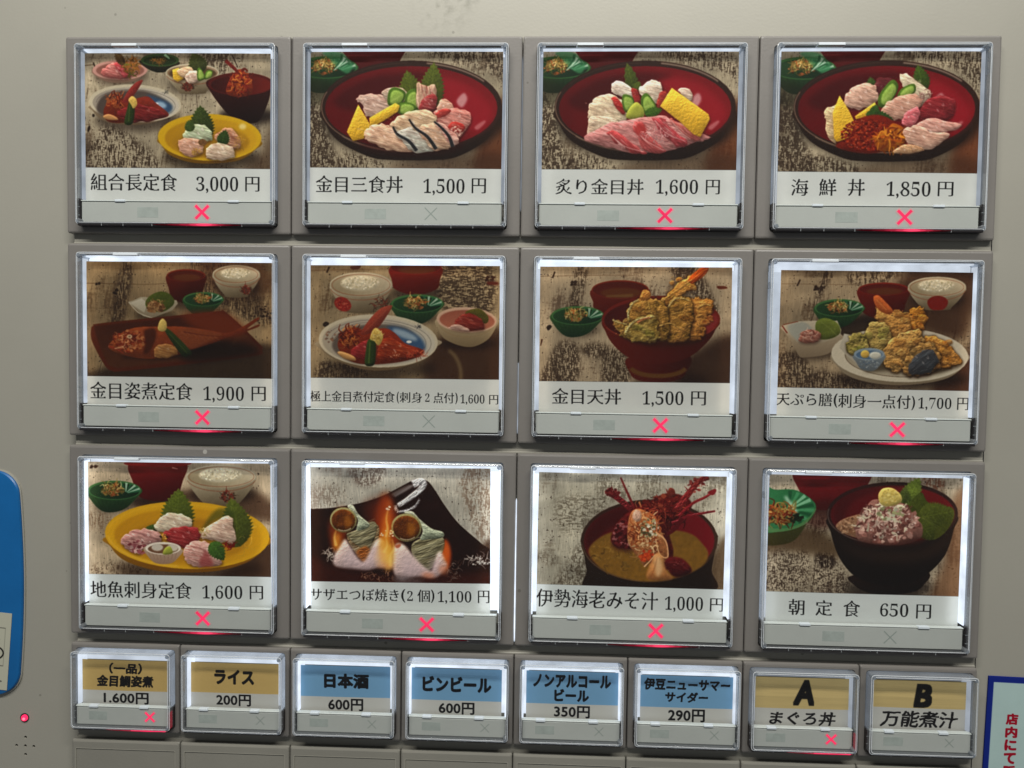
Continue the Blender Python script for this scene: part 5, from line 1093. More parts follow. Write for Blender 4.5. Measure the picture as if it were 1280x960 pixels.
# ---------------------------------------------------------------- captions (name, price, yen; boxes in the drawing units of each print)
CAP = {
 11: [('組合長定食', 148, 528, 652, 728), ('3,000', 610, 795, 665, 738), ('円', 825, 888, 665, 730)],
 12: [('金目三食丼', 122, 505, 662, 738), ('1,500', 595, 775, 675, 748), ('円', 805, 868, 672, 738)],
 13: [('炙り金目丼', 160, 547, 675, 745), ('1,600', 600, 785, 678, 750), ('円', 818, 880, 678, 742)],
 14: [('海', 157, 230, 664, 738), ('鮮', 277, 352, 664, 738), ('丼', 400, 474, 664, 738), ('1,850', 567, 757, 675, 748), ('円', 787, 855, 675, 738)],
 21: [('金目姿煮定食', 148, 605, 650, 728), ('1,900', 655, 835, 668, 740), ('円', 868, 932, 668, 732)],
 22: [('極上金目煮付定食', 97, 475, 672, 722), ('(', 484, 494, 674, 728), ('刺身', 498, 597, 676, 724), ('2', 611, 631, 682, 720), ('点付', 648, 740, 678, 726), (')', 745, 756, 678, 730), ('1,600', 768, 875, 686, 732), ('円', 895, 936, 688, 730)],
 23: [('金目天丼', 162, 472, 660, 732), ('1,500', 567, 750, 672, 742), ('円', 783, 850, 672, 735)],
 24: [('天ぷら膳', 145, 385, 655, 712), ('(', 391, 408, 658, 720), ('刺身一点付', 412, 722, 662, 722), (')', 727, 742, 668, 730), ('1,700', 755, 898, 675, 730), ('円', 922, 972, 675, 728)],
 31: [('地魚刺身定食', 150, 603, 647, 722), ('1,600', 652, 830, 664, 732), ('円', 862, 922, 665, 726)],
 32: [('サザエつぼ焼き', 90, 487, 660, 715), ('(', 497, 516, 662, 722), ('2', 524, 550, 670, 715), ('個', 570, 626, 664, 720), (')', 630, 646, 664, 724), ('1,100', 660, 810, 670, 728), ('円', 838, 890, 668, 724)],
 33: [('伊勢海老みそ汁', 110, 655, 650, 732), ('1,000', 685, 855, 678, 748), ('円', 885, 945, 685, 744)],
 34: [('朝', 215, 285, 648, 718), ('定', 333, 403, 652, 720), ('食', 453, 523, 654, 724), ('650', 610, 732, 666, 724), ('円', 765, 830, 670, 732)]}
# ---------------------------------------------------------------- shared meshes of a large button
CX0, CX1, CY0, CY1, CZ = 4.3, 63.9, -55.6, -3.0, 2.6      # the clear case
def make_bezel(w, h, ox0, ox1, oy0, oy1, back=-4.6):
    g = .12
    L = [rr(g, w-g, -h, 0, .5, -3.1), rr(g, w-g, -h, 0, .5, -.55), rr(g+.2, w-g-.2, -h+.2, -.26, .5, -.14), rr(g+.6, w-g-.6, -h+.6, -.7, .4, 0),
         rr(ox0, ox1, oy0, oy1, 1.0, 0), rr(ox0+.18, ox1-.18, oy0+.18, oy1-.18, .9, -.2), rr(ox0+.2, ox1-.2, oy0+.2, oy1-.2, .9, back)]
    return loft(L)
def make_cover(x0, x1, y0, y1, z):
    t = .22
    outer = [rr(x0+1.1, x1-1.1, y0+1.1, y1-1.1, .5, z-.62), rr(x0+1.1, x1-1.1, y0+1.1, y1-1.1, .5, z-.5)]
    return loft([rr(x0+.5, x1-.5, y0+.5, y1-.5, .8, z-.5), rr(x0+.5, x1-.5, y0+.5, y1-.5, .8, z-.12), rr(x0+.6, x1-.6, y0+.6, y1-.6, .7, z-.1)], True, True)
def make_rim(x0, x1, y0, y1, z, back):
    return loft([rr(x0, x1, y0, y1, 1.0, back), rr(x0, x1, y0, y1, 1.0, z-.45), rr(x0+.12, x1-.12, y0+.12, y1-.12, .95, z-.1), rr(x0+.3, x1-.3, y0+.3, y1-.3, .8, z),
                 rr(x0+.45, x1-.45, y0+.45, y1-.45, .7, z-.06), rr(x0+.55, x1-.55, y0+.55, y1-.55, .6, z-.5), rr(x0+.58, x1-.58, y0+.58, y1-.58, .6, back)], closed=True)
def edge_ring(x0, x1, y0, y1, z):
    """two thin white rings that paint bright highlights along the case edges"""
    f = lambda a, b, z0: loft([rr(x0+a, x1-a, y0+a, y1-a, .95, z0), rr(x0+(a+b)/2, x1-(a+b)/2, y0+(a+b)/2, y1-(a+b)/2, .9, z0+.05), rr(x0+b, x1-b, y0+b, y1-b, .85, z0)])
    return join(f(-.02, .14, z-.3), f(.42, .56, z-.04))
def cross(cx, cy, r, w, z0, z1):
    vfs = []
    for s in (1, -1):
        d = np.array([1, s])/2**.5; n = np.array([-d[1], d[0]]); zz = z0+(z1-z0)*(.5 if s > 0 else 1)
        pts = [tuple(np.array([cx, cy])+d*r*a+n*w*b) for a, b in ((-1, -.35), (-.97, -.5), (.97, -.5), (1, -.35), (1, .35), (.97, .5), (-.97, .5), (-1, .35))]
        vfs.append(([(x, y, z0-.05) for x, y in pts]+[(x, y, zz) for x, y in pts], [tuple(range(8, 16))]+[(i, (i+1) % 8, 8+(i+1) % 8, 8+i) for i in range(8)]))
    return join(*vfs)
def lens(x0, x1, y, h, z, n=14):
    """tapered strip for the imitated red glow: full in the middle, thin at the ends"""
    a = []; b = []
    for i in range(n+1):
        t = i/n; k = math.sin(math.pi*t)**.6*.5+.04
        a.append((x0+(x1-x0)*t, y+h*k)); b.append((x0+(x1-x0)*t, y-h*k))
    p = a+b[::-1]; N_ = len(p)
    return [(x, yy, z-.15) for x, yy in p]+[(x, yy, z) for x, yy in p], [tuple(range(N_, 2*N_))]+[(i, (i+1) % N_, N_+(i+1) % N_, N_+i) for i in range(N_)]
ME = {}
def shared(key, fn):
    if key not in ME: ME[key] = fn()
    return ME[key]
def part(name, key, fn, parent, m, smooth_=False):
    if key in ME:
        me = ME[key]; o = bpy.data.objects.new(name, me); C.objects.link(o); o.parent = parent; return o
    me = mesh(name, fn())
    if smooth_: shade_smooth(me)
    ME[key] = me; return link(name, me, parent, m)
def card_mesh(cx, cy, w, h, rot, ybot, z, thick=.22, bow=.25):
    """sheet of card with the print on its front; local origin = the button's corner"""
    nx, ny = 10, 6; top = h/2; bot = ybot-cy; r = math.radians(rot)
    vs = []; uv = []
    for j in range(ny+1):
        for i in range(nx+1):
            u = i/nx; v = j/ny; x = (u-.5)*w; y = bot+(top-bot)*v
            zz = z+bow*math.sin(math.pi*u)*(.3+.7*v)-bow*.5
            vs.append((cx+x*math.cos(r)-y*math.sin(r), cy+x*math.sin(r)+y*math.cos(r), zz)); uv.append((u, v))
    n = len(vs); fs = [(j*(nx+1)+i, j*(nx+1)+i+1, (j+1)*(nx+1)+i+1, (j+1)*(nx+1)+i) for j in range(ny) for i in range(nx)]
    me = bpy.data.meshes.new('menu_card'); me.from_pydata([tuple(Vd(*p)) for p in vs], [], fs)
    l = me.uv_layers.new(name='UVMap')
    for p in me.polygons:
        for li in p.loop_indices: l.data[li].uv = uv[me.loops[li].vertex_index]
    for p in me.polygons: p.use_smooth = True
    return me
def led_pieces(root, x0, x1, yt, yb, wl, wr, ht, z, zf, S, th=.4):
    """three light guides: a wall inside the case plus a sheet that runs in behind the card"""
    for wall, sheet_, st in (((x0, x0+th, yb, yt-.1), (x0, x0+wl, yb, yt-ht*.5), S[0]), ((x0+.5, x1-.5, yt-th, yt), (x0+.4, x1-.4, yt-ht, yt), S[1]), ((x1-th, x1, yb, yt-.1), (x1-wr, x1, yb, yt-ht*.5), S[2])):
        dz = .12 if wall[3] == yt else 0
        link('light_guide', mesh('light_guide', join(box(*wall, z-.05-dz, zf-dz, .15), box(*sheet_, z-.5-dz, z-dz, .1))), root, led(st))
# card placement measured on the photo: centre x, centre y, width, height of the print, tilt in degrees
PLACE = {11: (33.11, -21.43, 56.64, 33.75, -.19), 12: (33.79, -20.86, 56.84, 34.22, -.19), 13: (34.19, -20.88, 56.46, 34.26, .05), 14: (34.93, -21.09, 57.13, 34.81, -.28),
 21: (33.52, -22.56, 57.7, 34.56, .04), 22: (33.96, -22.45, 56.54, 33.6, .28), 23: (34.11, -22.32, 56.01, 33.81, .28), 24: (35.64, -23.1, 55.16, 34.25, -.24),
 31: (33.44, -22.15, 56.56, 34.56, .48), 32: (33.12, -22.47, 54.4, 34.72, .66), 33: (34.23, -22.53, 55.38, 33.71, -.28), 34: (34.32, -22.33, 55.84, 34.87, -.12)}
# brightness of the light guides (left, top, right), print gain, lit cross
LIGHT = {11: (.42, .95, .34), 12: (.40, .85, .38), 13: (.40, .85, .40), 14: (.42, .80, .42), 21: (.72, 1.1, .66), 22: (.72, 1.15, .66), 23: (.70, 1.2, .85), 24: (.62, .80, .80),
 31: (1.4, .9, .85), 32: (1.7, 1.1, 1.6), 33: (1.3, .95, 1.1), 34: (.6, .75, 1.2)}
GAIN = {1: 1.26, 2: 1.22, 3: 1.36}
LITX = {11: 1, 12: 0, 13: 1, 14: 1, 21: 1, 22: 0, 23: 1, 24: 1, 31: 1, 32: 1, 33: 1, 34: 0}
LAB = {11: '3,000円 photo button with many dishes and a small yellow sashimi plate, red cross lit',
 12: 'photo button reading 金目三食丼 1,500円, sashimi bowl with striped silver fish slices, cross unlit',
 13: 'photo button reading 炙り金目丼 1,600円, bowl of pink seared fish slices and a slab of egg',
 14: 'photo button reading 海鮮丼 1,850円, seafood bowl with red roe and orange sea urchin',
 21: 'photo button reading 金目姿煮定食 1,900円, whole simmered red fish on a long brown tray',
 22: 'photo button reading 極上金目煮付定食 1,600円, blue and white dish of simmered fish, cross unlit',
 23: 'photo button reading 金目天丼 1,500円, tempura piled in a red footed bowl',
 24: 'photo button reading 天ぷら膳 1,700円, tempura on a round white plate',
 31: 'photo button reading 地魚刺身定食 1,600円, large yellow oval plate of sashimi with leaves',
 32: 'brightest lit photo button, サザエつぼ焼き 1,100円, two turban shells grilled over flames',
 33: 'photo button reading 伊勢海老みそ汁 1,000円, spiny lobster head in a bowl of miso soup',
 34: 'photo button reading 朝定食 650円, dark bowl of chopped fish topped with yellow ginger'}
G1 = 'large photo menu buttons in three rows'
def bar_parts(root, K, x0, x1, y0, y1, z, lit, mark, cx, cr, tabs):
    """translucent status bar with the sold-out cross and the faint unlit mark"""
    part('status_bar', K+'bar', lambda: box(x0, x1, y0, y1, z-1.6, z, .22), root, 'bar', True)
    part('bar_lip', K+'lip', lambda: box(x0-.1, x1+.1, y1+.05, y1+.42, z-1.4, z+.15, .1), root, 'bar_lip')
    part('sold_out_mark', K+'mark', lambda: box(*mark, z-.1, z+.03, .02), root, 'bar_mark')
    for i, (a, b) in enumerate(tabs):
        part('hinge_tab', K+'tab%d' % i, lambda: box(a, b, y1-.1, y1+.62, z-1, z+.4, .12), root, 'tab')
    cy = (y0+y1)/2+.15
    if lit:
        part('cross_halo', K+'halo', lambda: cross(cx, cy, cr+.3, cr*.56, z, z+.03), root, HALO)  # pink halo painted in colour for red light bleeding round the cross
        part('cross_mark', K+'cross', lambda: cross(cx, cy, cr, cr*.29, z, z+.07), root, RED)
    else:
        part('cross_mark', K+'crossoff', lambda: cross(cx, cy, cr*.93, cr*.11, z, z+.03), root, 'mark_off')
def large_button(k):
    r, c = k//10, k % 10; y = (P1, P2, P3)[r-1]
    t = thing('menu_button', LAB[k], 'menu button', 68*(c-1), y, group=G1)
    part('bezel', 'Lbezel', lambda: make_bezel(68, 57.85, 4.0, 64.15, -56.1, -2.75), t, 'bezel')
    part('recess', 'Lrec', lambda: ([(3.6, -56.4, -4.5), (64.6, -56.4, -4.5), (64.6, -2.4, -4.5), (3.6, -2.4, -4.5)], [(0, 1, 2, 3)]), t, 'dark')
    part('diffuser_panel', 'Ldiff', lambda: box(4.6, 63.6, -48.3, -3.3, -4.4, -3.75), t, 'diffuser')
    S = LIGHT[k]; cx, cy, w, h, rot = PLACE[k]
    led_pieces(t, CX0+.62, CX1-.62, -3.75, -48, cx-w/2-4.9+2.8, 63.3-(cx+w/2)+2.8, max(.9, -3.75-(cy+h/2)+3.0), -2.2, .3, S)
    A = Art(ARTS[k][0], 760, 760*h/w, 760*(cy+h/2+51.2)/w)
    ARTS[k][1](A); A.grade(**GRADE.get(k, {})); A.clipy = A.H
    A.c[A.ph:] = {1: (211, 214, 211), 2: (214, 217, 213), 3: (208, 213, 211)}[r]; A.c[A.ph:] *= 1+.03*(noise(A.H-A.ph, A.W, 90, 40, 3, k)-.5)[..., None]
    A.c[A.ph-1:A.ph+1] = A.c[A.ph-1:A.ph+1]*.5+60
    for q in CAP[k]:
        (num if q[0][0].isdigit() and len(q[0]) > 1 or q[0] == '2' else draw_text)(A, *q)
    m = print_mat('print_card_%d' % k, A.rgba(), GAIN[r], (.34, .42, .34)[r-1], ((1, .80, .60), (1, .72, .46), (1, .92, .82))[r-1])
    link('menu_card', card_mesh(cx, cy, w, h, rot, -51.2, -.95), t, m)
    bar_parts(t, 'L', 5.35, 62.55, -54.9, -48.75, 1.1, LITX[k], (22.3, 28.6, -53.3, -50.3), 41.8, 2.75, ((15.6, 18.7), (49.6, 52.9)))
    part('cover_rim', 'Lrim', lambda: make_rim(CX0, CX1, CY0, CY1, CZ, -2.0), t, 'cover_edge')
    part('clear_cover', 'Lcov', lambda: make_cover(CX0, CX1, CY0, CY1, CZ), t, 'cover_clear')
    part('edge_line', 'Ledge', lambda: edge_ring(CX0, CX1, CY0, CY1, CZ), t, 'edge_line')
    part('top_slot', 'Lslot', lambda: join(box(6.6, 15.4, -3.74, -3.6, .3, 1.6, .03), box(23.3, 61.8, -3.74, -3.6, .3, 1.6, .03)), t, 'smoked')
    part('top_tab', 'Ltab', lambda: box(15.6, 23.1, -3.95, -3.2, 1.2, 2.68, .12), t, 'tab')
    part('bottom_wall', 'Lbot', lambda: box(CX0+.6, CX1-.6, -56.05, -55.1, -3, 2.35, .15), t, 'smoked')
    part('side_wall', 'Lside', lambda: box(CX0+.02, CX0+.85, -55.0, -47.9, -3, 1.4, .1), t, 'smoked')
    part('side_wall', 'Lside2', lambda: box(CX1-.85, CX1-.02, -55.0, -47.9, -3, 1.4, .1), t, 'smoked')
    part('rib', 'Lrib', lambda: join(*[box(x, x+.18, -56.08, -55.15, 1.9, 2.42, .03) for x in (12.1, 18.6, 27.3, 37.6, 47.8, 54.2)], *[box(x, x+.9, yy, yy+.18, .6, 1.48, .03) for x in (CX0-.12, CX1-.85) for yy in (-50.4, -52.9)]), t, 'rib')
    for i, (px, py) in enumerate(((CX0+.9, CY1-.9), (CX1-.9, CY1-.9), (CX0+.9, CY0+.9), (CX1-.9, CY0+.9))):
        part('corner_post', 'Lpost%d' % i, lambda: loft([rr(px-.75, px+.75, py-.75, py+.75, .7, z) for z in (-2, 2.3)]+[rr(px-.5, px+.5, py-.5, py+.5, .45, 2.62)], True, True), t, 'corner_post', True)
    part('side_latch', 'Llat', lambda: box(CX1-.25, CX1+.25, -11.3, -5.2, -.2, 2.2, .15), t, 'cover_edge')
    part('side_latch', 'Llat2', lambda: box(CX0-.2, CX0+.3, -11.6, -9.6, -.2, 2.2, .15), t, 'cover_edge')
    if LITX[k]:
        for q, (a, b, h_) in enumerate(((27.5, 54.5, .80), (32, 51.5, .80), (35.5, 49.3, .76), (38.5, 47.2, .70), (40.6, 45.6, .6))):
            part('red_glow', 'Lred%d' % q, lambda: lens(a, b, -55.6, h_, 2.46+q*.03), t, REDS[q])  # nested glowing strips, shaped to imitate red light spilling below the bar
    return t
# ---------------------------------------------------------------- small text buttons
SQ = {1: ((97, 152), (583, 160), (92, 318), (577, 330)), 2: ((695, 165), (1190, 180), (693, 328), (1188, 345)), 3: ((115, 178), (590, 185), (113, 340), (590, 350)), 4: ((703, 187), (1185, 205), (700, 358), (1180, 370)),
 5: ((115, 157), (588, 170), (113, 325), (587, 338)), 6: ((703, 180), (1183, 192), (703, 342), (1180, 357)), 7: ((83, 125), (512, 140), (83, 267), (508, 275)), 8: ((607, 137), (1037, 155), (605, 262), (1037, 275))}
TAN, BLU, WOODC = (206, 174, 108), (122, 170, 208), (222, 196, 134)
ST = {1: [('（一品）', 258, 440, 170, 232, 'pop'), ('金目鯛姿煮', 187, 500, 238, 305, 'pop'), ('1.600円', 220, 470, 332, 398, 'round')],
 2: [('ライス', 835, 1055, 208, 290, 'heavy'), ('200円', 845, 1037, 342, 408, 'round')], 3: [('日本酒', 238, 478, 220, 300, 'heavy'), ('600円', 260, 447, 352, 418, 'round')],
 4: [('ビンビール', 760, 1128, 237, 320, 'heavy'), ('600円', 845, 1037, 372, 437, 'round')], 5: [('ノンアルコール', 150, 550, 178, 247, 'heavy'), ('ビール', 258, 437, 253, 318, 'heavy'), ('350円', 257, 443, 338, 402, 'round')],
 6: [('伊豆ニューサマー', 722, 1165, 200, 262, 'pop'), ('サイダー', 830, 1052, 268, 322, 'pop'), ('290円', 847, 1037, 355, 422, 'round')],
 7: [('A', 250, 345, 140, 258, 'block'), ('まぐろ丼', 145, 440, 282, 346, 'brush')], 8: [('B', 783, 867, 158, 267, 'block'), ('万能煮汁', 637, 985, 278, 355, 'brush')]}
SP = {1: (16.1, -5.9, 27.6, 9.5, 0), 2: (16.3, -5.8, 27.9, 9.3, 0), 3: (16.8, -5.65, 27.5, 9.6, .3), 4: (16.7, -5.45, 27.4, 9.8, 0), 5: (17.6, -5.3, 27.6, 10.0, .1), 6: (17.8, -5.6, 27.6, 9.7, .1), 7: (18.2, -5.05, 28.3, 9.4, .2), 8: (18.7, -4.9, 28.1, 8.3, -.2)}
SL = {1: (.9, .75, .45), 2: (1.0, .85, .8), 3: (1.1, 1.0, .9), 4: (1.1, 1.1, 1.1), 5: (1.0, 1.05, 1.0), 6: (.85, 1.0, .9), 7: (.25, .25, .4), 8: (.2, .2, .42)}
SLAB = {1: 'small tan button priced 1.600円 with its red cross lit', 2: 'small tan button priced 200円 reading ライス, cross unlit', 3: 'small blue button priced 600円 reading 日本酒, first blue one beside the tan buttons',
 4: 'small blue button priced 600円 reading ビンビール, between the 日本酒 button and the 350円 button', 5: 'small blue button priced 350円 with two lines of katakana', 6: 'small blue button priced 290円, next to the wood coloured A button',
 7: 'small wood coloured button with a big letter A above まぐろ丼, red cross lit', 8: 'small wood coloured button with a big letter B above 万能煮汁, cross unlit'}
SX0, SX1, SY0, SY1, SZ = 2.0, 32.5, -25.0, -1.5, 3.3
def small_button(i):
    t = thing('menu_button', SLAB[i], 'menu button', 34*(i-1), P4, group='small text buttons in the lower row')
    part('bezel', 'Sbezel', lambda: make_bezel(34, 27.4, 1.75, 32.7, -25.85, -1.3), t, 'bezel')
    part('recess', 'Srec', lambda: ([(1.5, -26.2, -4.5), (32.7, -26.2, -4.5), (32.7, -1.0, -4.5), (1.5, -1.0, -4.5)], [(0, 1, 2, 3)]), t, 'dark')
    part('diffuser_panel', 'Sdiff', lambda: box(2.1, 32.3, -19.2, -1.6, -4.4, -3.8), t, 'diffuser')
    cx, cy, w, h, rot = SP[i]; cy = cy-h/2+.45; S = SL[i]
    led_pieces(t, SX0+.62, SX1-.62, -2.2, -19.0, max(.8, cx-w/2-2.6+.7), max(.8, 31.9-(cx+w/2)+.7), max(.8, -2.2-(cy+h/2)+.7), -2.8, .6, S, .45)
    A = Art(SQ[i], 480, 480*h/w, 480*(cy+h/2+22)/w); A.clipy = A.H
    col = TAN if i < 3 else BLU if i < 7 else WOODC
    A.c[:] = (204, 203, 197); A.c[:A.ph] = col
    if i >= 7:
        g = noise(A.ph, A.W, 200, 9, 4, 70+i); A.c[:A.ph] *= (.96+.08*g)[..., None]
        A.c[int(A.ph*.62):A.ph] *= .95
    elif i < 3: A.c[:A.ph] *= (.97+.06*noise(A.ph, A.W, 3, 3, 2, i))[..., None]
    for s, x0, x1, y0, y1, st in ST[i]: draw_text(A, s, x0, x1, y0, y1, style=st, col=(14, 13, 16), alpha=.97)
    m = print_mat('print_small_%d' % i, A.rgba(), .95, transl=.16, tint=(1, .93, .85))
    link('menu_card', card_mesh(cx, cy, w, h, rot, -22, -1.0, bow=.18), t, m)
    bar_parts(t, 'S', 2.75, 31.75, -24.55, -19.0, 1.5, i in (1, 7), (6.7, 12.3, -22.9, -20.3), 25.6, 1.95, ((6.8, 9.6), (22.4, 25.2)))
    part('cover_rim', 'Srim', lambda: make_rim(SX0, SX1, SY0, SY1, SZ, -2.0), t, 'cover_edge')
    part('clear_cover', 'Scov', lambda: make_cover(SX0, SX1, SY0, SY1, SZ), t, 'cover_clear')
    part('edge_line', 'Sedge', lambda: edge_ring(SX0, SX1, SY0, SY1, SZ), t, 'edge_line')
    part('bottom_wall', 'Sbot', lambda: box(SX0+.5, SX1-.5, -25.8, -25.06, -3, 2.4, .12), t, 'smoked')
    part('side_wall', 'Sside', lambda: box(SX0-.12, SX0+.6, -25.1, -18.6, -3, 1.2, .1), t, 'smoked')
    part('side_wall', 'Sside2', lambda: box(SX1-.6, SX1+.06, -25.1, -18.6, -3, 1.2, .1), t, 'smoked')
    part('rib', 'Srib', lambda: join(*[box(x, x+.15, -25.82, -25.1, 2.0, 2.46, .03) for x in (8.5, 14.2, 19.7, 26.2)], *[box(x, x+.6, yy, yy+.15, .5, 1.26, .03) for x in (SX0-.1, SX1-.6) for yy in (-20.6, -22.8)]), t, 'rib')
    for q, (px, py) in enumerate(((SX0+.8, SY1-.8), (SX1-.8, SY1-.8), (SX1-.8, SY0+.8))):
        part('corner_post', 'Spost%d' % q, lambda: loft([rr(px-.6, px+.6, py-.6, py+.6, .55, z) for z in (-2, SZ-.3)]+[rr(px-.4, px+.4, py-.4, py+.4, .35, SZ+.02)], True, True), t, 'corner_post', True)
    if i in (1, 7):  # glowing strips stand in for the red light spill round the bar
        part('red_glow', 'Sred', lambda: lens(12.5, 31.6, -25.4, .62, 2.47), t, REDS[1])
        part('red_glow', 'Sredb', lambda: lens(17.0, 31.4, -25.4, .6, 2.52), t, REDS[2])
        part('red_glow', 'Sred2', lambda: box(20.2, 31.0, -25.62, -25.15, 2.1, 2.56, .1), t, RED)
        part('red_glow', 'Sred3', lambda: box(SX1-.35, SX1-.1, -24.6, -19.5, 1.0, 2.8, .1), t, RED_DIM)
    return t
GRADE = {k: dict(sat=.97, con=1.06, gamma=1.1, mul=(1.0, .985, .96)) for k in CAP}
for k in (21, 22, 23, 24): GRADE[k] = dict(sat=.98, con=1.1, mul=(.92, .895, .855))
for k in CAP: large_button(k)
for i in range(1, 9): small_button(i)
# ---------------------------------------------------------------- blank plates of the bottom row
def blank(i):
    names = ['below the leftmost small tan button', 'below the tan button beside the blue ones', 'below the leftmost blue button, which holds three big characters', 'below the second blue button from the left', 'below the third blue button from the left', 'below the rightmost blue button', 'below the wood coloured A button', 'below the wood coloured B button']
    t = thing('blank_plate', 'plain grey blank plate '+names[i], 'blank plate', 34*i, P5, group='blank plates at the bottom edge')
    part('plate_face', 'Bface', lambda: loft([rr(.12, 33.88, -27, 0, .5, -3.1), rr(.12, 33.88, -27, 0, .5, -.6), rr(.3, 33.7, -26.8, -.2, .5, -.18), rr(.75, 33.25, -26.4, -.7, .4, 0), rr(1.35, 32.65, -25.8, -2.6, .25, 0), rr(1.5, 32.5, -25.65, -2.75, .25, -.22)], False, True), t, 'blank')
    part('inner_line', 'Bline', lambda: loft([rr(1.35, 32.65, -25.8, -2.6, .25, .02), rr(1.35, 32.65, -25.8, -2.6, .25, .05), rr(1.5, 32.5, -25.65, -2.75, .25, .05), rr(1.5, 32.5, -25.65, -2.75, .25, -.2)]), t, 'groove_light')
for i in range(8): blank(i)
# light leaking through the joint between the second and third columns: tapered glowing strips set in the gap imitate it
for y0, y1, w, st in ((P3-56.5, P3-14, .34, 1.4), (P2-55, P2-34, .10, .5), (P1-50, P1-6, .10, .35)):
    pts = [(136-w*.15, y1), (136+w*.15, y1), (136+w*.5, (y0*.75+y1*.25)), (136+w*.5, y0*.9+y1*.1), (136+w*.15, y0), (136-w*.15, y0), (136-w*.5, y0*.9+y1*.1), (136-w*.5, y0*.75+y1*.25)]
    if w < .2: pts = [(x+.0, y) for x, y in pts]
    o = link('joint_glow', mesh('joint_glow', ([(x, y, -3.05) for x, y in pts]+[(x, y, .03) for x, y in pts], [tuple(range(8, 16))]+[(i, (i+1) % 8, 8+(i+1) % 8, 8+i) for i in range(8)]), True), panel, led(st))
# ---------------------------------------------------------------- left: blue panel with its sticker, lamp
t = thing('blue_panel', 'glossy blue plastic panel with rounded corners, cut by the left edge', 'panel', -40, -165.5, -3)
def blue_loop(z, s):
    out = []; x1, x0, y0, y1 = 23.3-s, -60+s, -35+s, 35.2-s; r = 7
    for cx, cy, a in ((x1-r, y1-r, 0), (x0+r, y1-r, 90), (x0+r, y0+r, 180), (x1-r, y0+r, 270)):
        for i in range(9):
            q = math.radians(a+90*i/8); x = cx+r*math.cos(q); y = cy+r*math.sin(q)
            if x > 0: x += 1.6*(1-(y/36)**2)-1.0-.5*(y < 0)*(-y/36)
            out.append((x, y, z))
    # bulge of the right side
    side = [(23.3-s+1.6*(1-(y/36)**2)-1.0-.5*(y < 0)*(-y/36), y, z) for y in np.linspace(-27, 27, 12)[1:-1]]
    return side+out
blue = link('panel_face', shade_smooth(mesh('panel_face', loft([blue_loop(0, 0), blue_loop(.9, 0), blue_loop(1.25, .25), blue_loop(1.35, .7)], False, True)), 30), t, 'blue_panel')
edge = link('panel_edge', mesh('panel_edge', loft([blue_loop(0.02, -.28), blue_loop(.45, -.28), blue_loop(.5, -.02), blue_loop(.02, -.02)])), t, 'groove_light')
# sticker
def sheet(name, w, h, m, thick=.15):
    me = bpy.data.meshes.new(name)
    me.from_pydata([tuple(Vd(*p)) for p in ((0, -h, 0), (w, -h, 0), (w, 0, 0), (0, 0, 0), (0, -h, -thick), (w, -h, -thick), (w, 0, -thick), (0, 0, -thick))], [], [(0, 1, 2, 3), (4, 5, 1, 0), (5, 6, 2, 1), (6, 7, 3, 2), (7, 4, 0, 3)])
    l = me.uv_layers.new(name='UVMap'); q = {0: (0, 0), 1: (1, 0), 2: (1, 1), 3: (0, 1), 4: (0, 0), 5: (1, 0), 6: (1, 1), 7: (0, 1)}
    for p in me.polygons:
        for li in p.loop_indices: l.data[li].uv = q[me.loops[li].vertex_index]
    return me
A = Art(((0, 0), (360, 0), (0, 240), (360, 240)), 540, 360, 360); A.clipy = A.H      # 36 x 24 mm, 10 units per mm
A.c[:] = (196, 196, 178)
A.ln([(40, 47), (343, 47), (343, 165), (40, 165), (40, 47)], 1.6, (70, 70, 66), sm=False)
draw_text(A, '道', 308, 328, 80, 96, style='round', col=(40, 46, 44)); draw_text(A, '圏', 306, 326, 116, 132, style='round', col=(40, 46, 44))
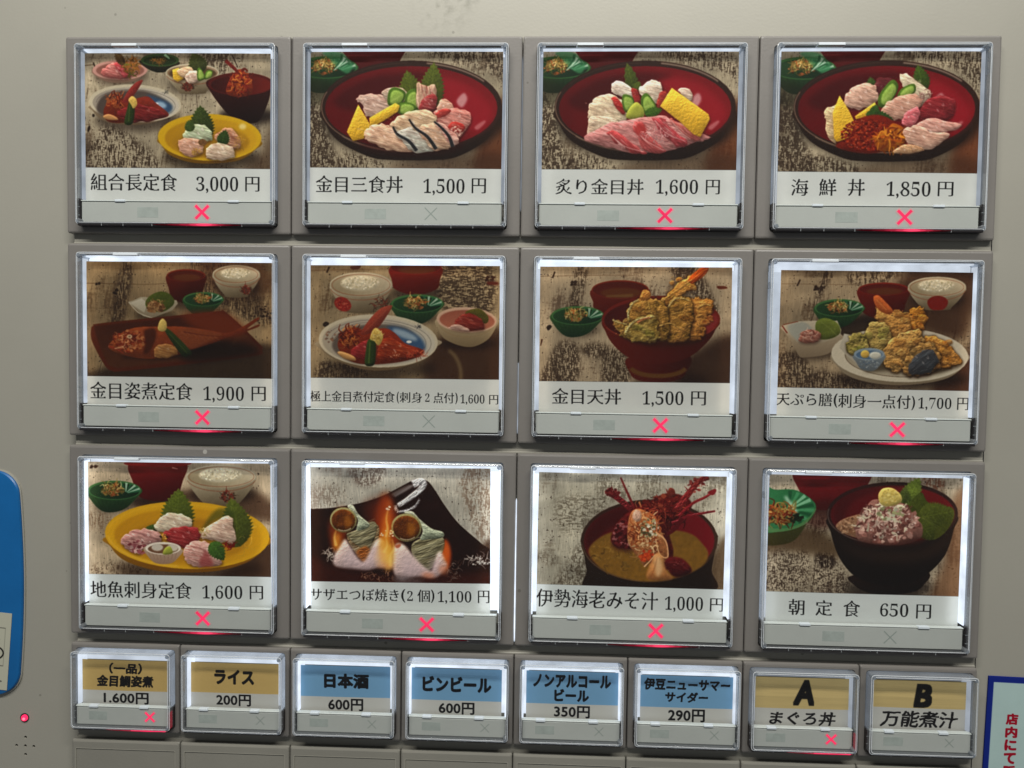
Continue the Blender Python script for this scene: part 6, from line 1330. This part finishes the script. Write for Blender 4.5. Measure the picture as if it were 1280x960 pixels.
A.arc(316, 126, 25, 19, 0, 360, 4.5, (24, 24, 24)); draw_text(A, 'です。', 300, 342, 203, 216, style='round', col=(40, 42, 42))
st = link('notice_sticker', sheet('notice_sticker', 36, 24.2, None), None, print_mat('print_sticker', A.rgba(), .8, transl=0))
st['label'] = 'small white notice sticker with a thin box and a circled character on the blue panel'; st['category'] = 'sticker'
st.location = V(-55.2, -171.7, -1.45); st.rotation_euler = (0, math.radians(4.6), 0)
lt = thing('indicator_lamp', 'small round red indicator lamp above the speaker holes', 'indicator lamp', -16.75, -207.9, -3)
circ = lambda r, z, n=20, dx=0: [(dx+r*math.cos(2*math.pi*i/n), r*math.sin(2*math.pi*i/n), z) for i in range(n)]
link('lamp_socket', mesh('lamp_socket', loft([circ(1.42, .02), circ(1.42, .14), circ(1.15, .16), circ(1.1, .03)], False, True)), lt, 'smoked')
link('lamp_lens', shade_smooth(mesh('lamp_lens', loft([circ(1.02, .03, dx=.06), circ(1.0, .4, dx=.06), circ(.7, .8, dx=.1), circ(.3, .95, dx=.12)], False, True)), 60), lt, RED)
link('lamp_core', mesh('lamp_core', loft([circ(.42, .5, dx=.3), circ(.42, 1.0, dx=.3), circ(.2, 1.05, dx=.3)], False, True)), lt, emis('red_core', (1, .22, .3), 1.2))
# ---------------------------------------------------------------- right: notice board
A = Art(((0, 0), (500, 0), (0, 750), (500, 750)), 800, 1200, 1200); A.clipy = A.H      # 50 x 75 mm
A.c[:] = (24, 40, 122); A.pg([(15, 17), (485, 17), (485, 733), (15, 733)], (168, 192, 190), sm=False, f=.6, n=.015, ns=40)
for s, y in (('店', 108), ('内', 147.5), ('に', 187), ('て', 226.5), ('販', 266), ('売', 305.5)):
    draw_text(A, s, 57, 93, y, y+35, style='heavy', col=(150, 20, 40))
pm = print_mat('print_notice', A.rgba(), .98, transl=0)
po = link('notice_board', sheet('notice_board', 50, 75, None, .5), None, pm)
po['label'] = 'pale blue notice with dark blue border and red vertical lettering 店内にて販, cut by the right edge'; po['category'] = 'notice'
po.location = V(276.75, -185.6, -2.5); po.rotation_euler = (0, math.radians(1.4), 0)
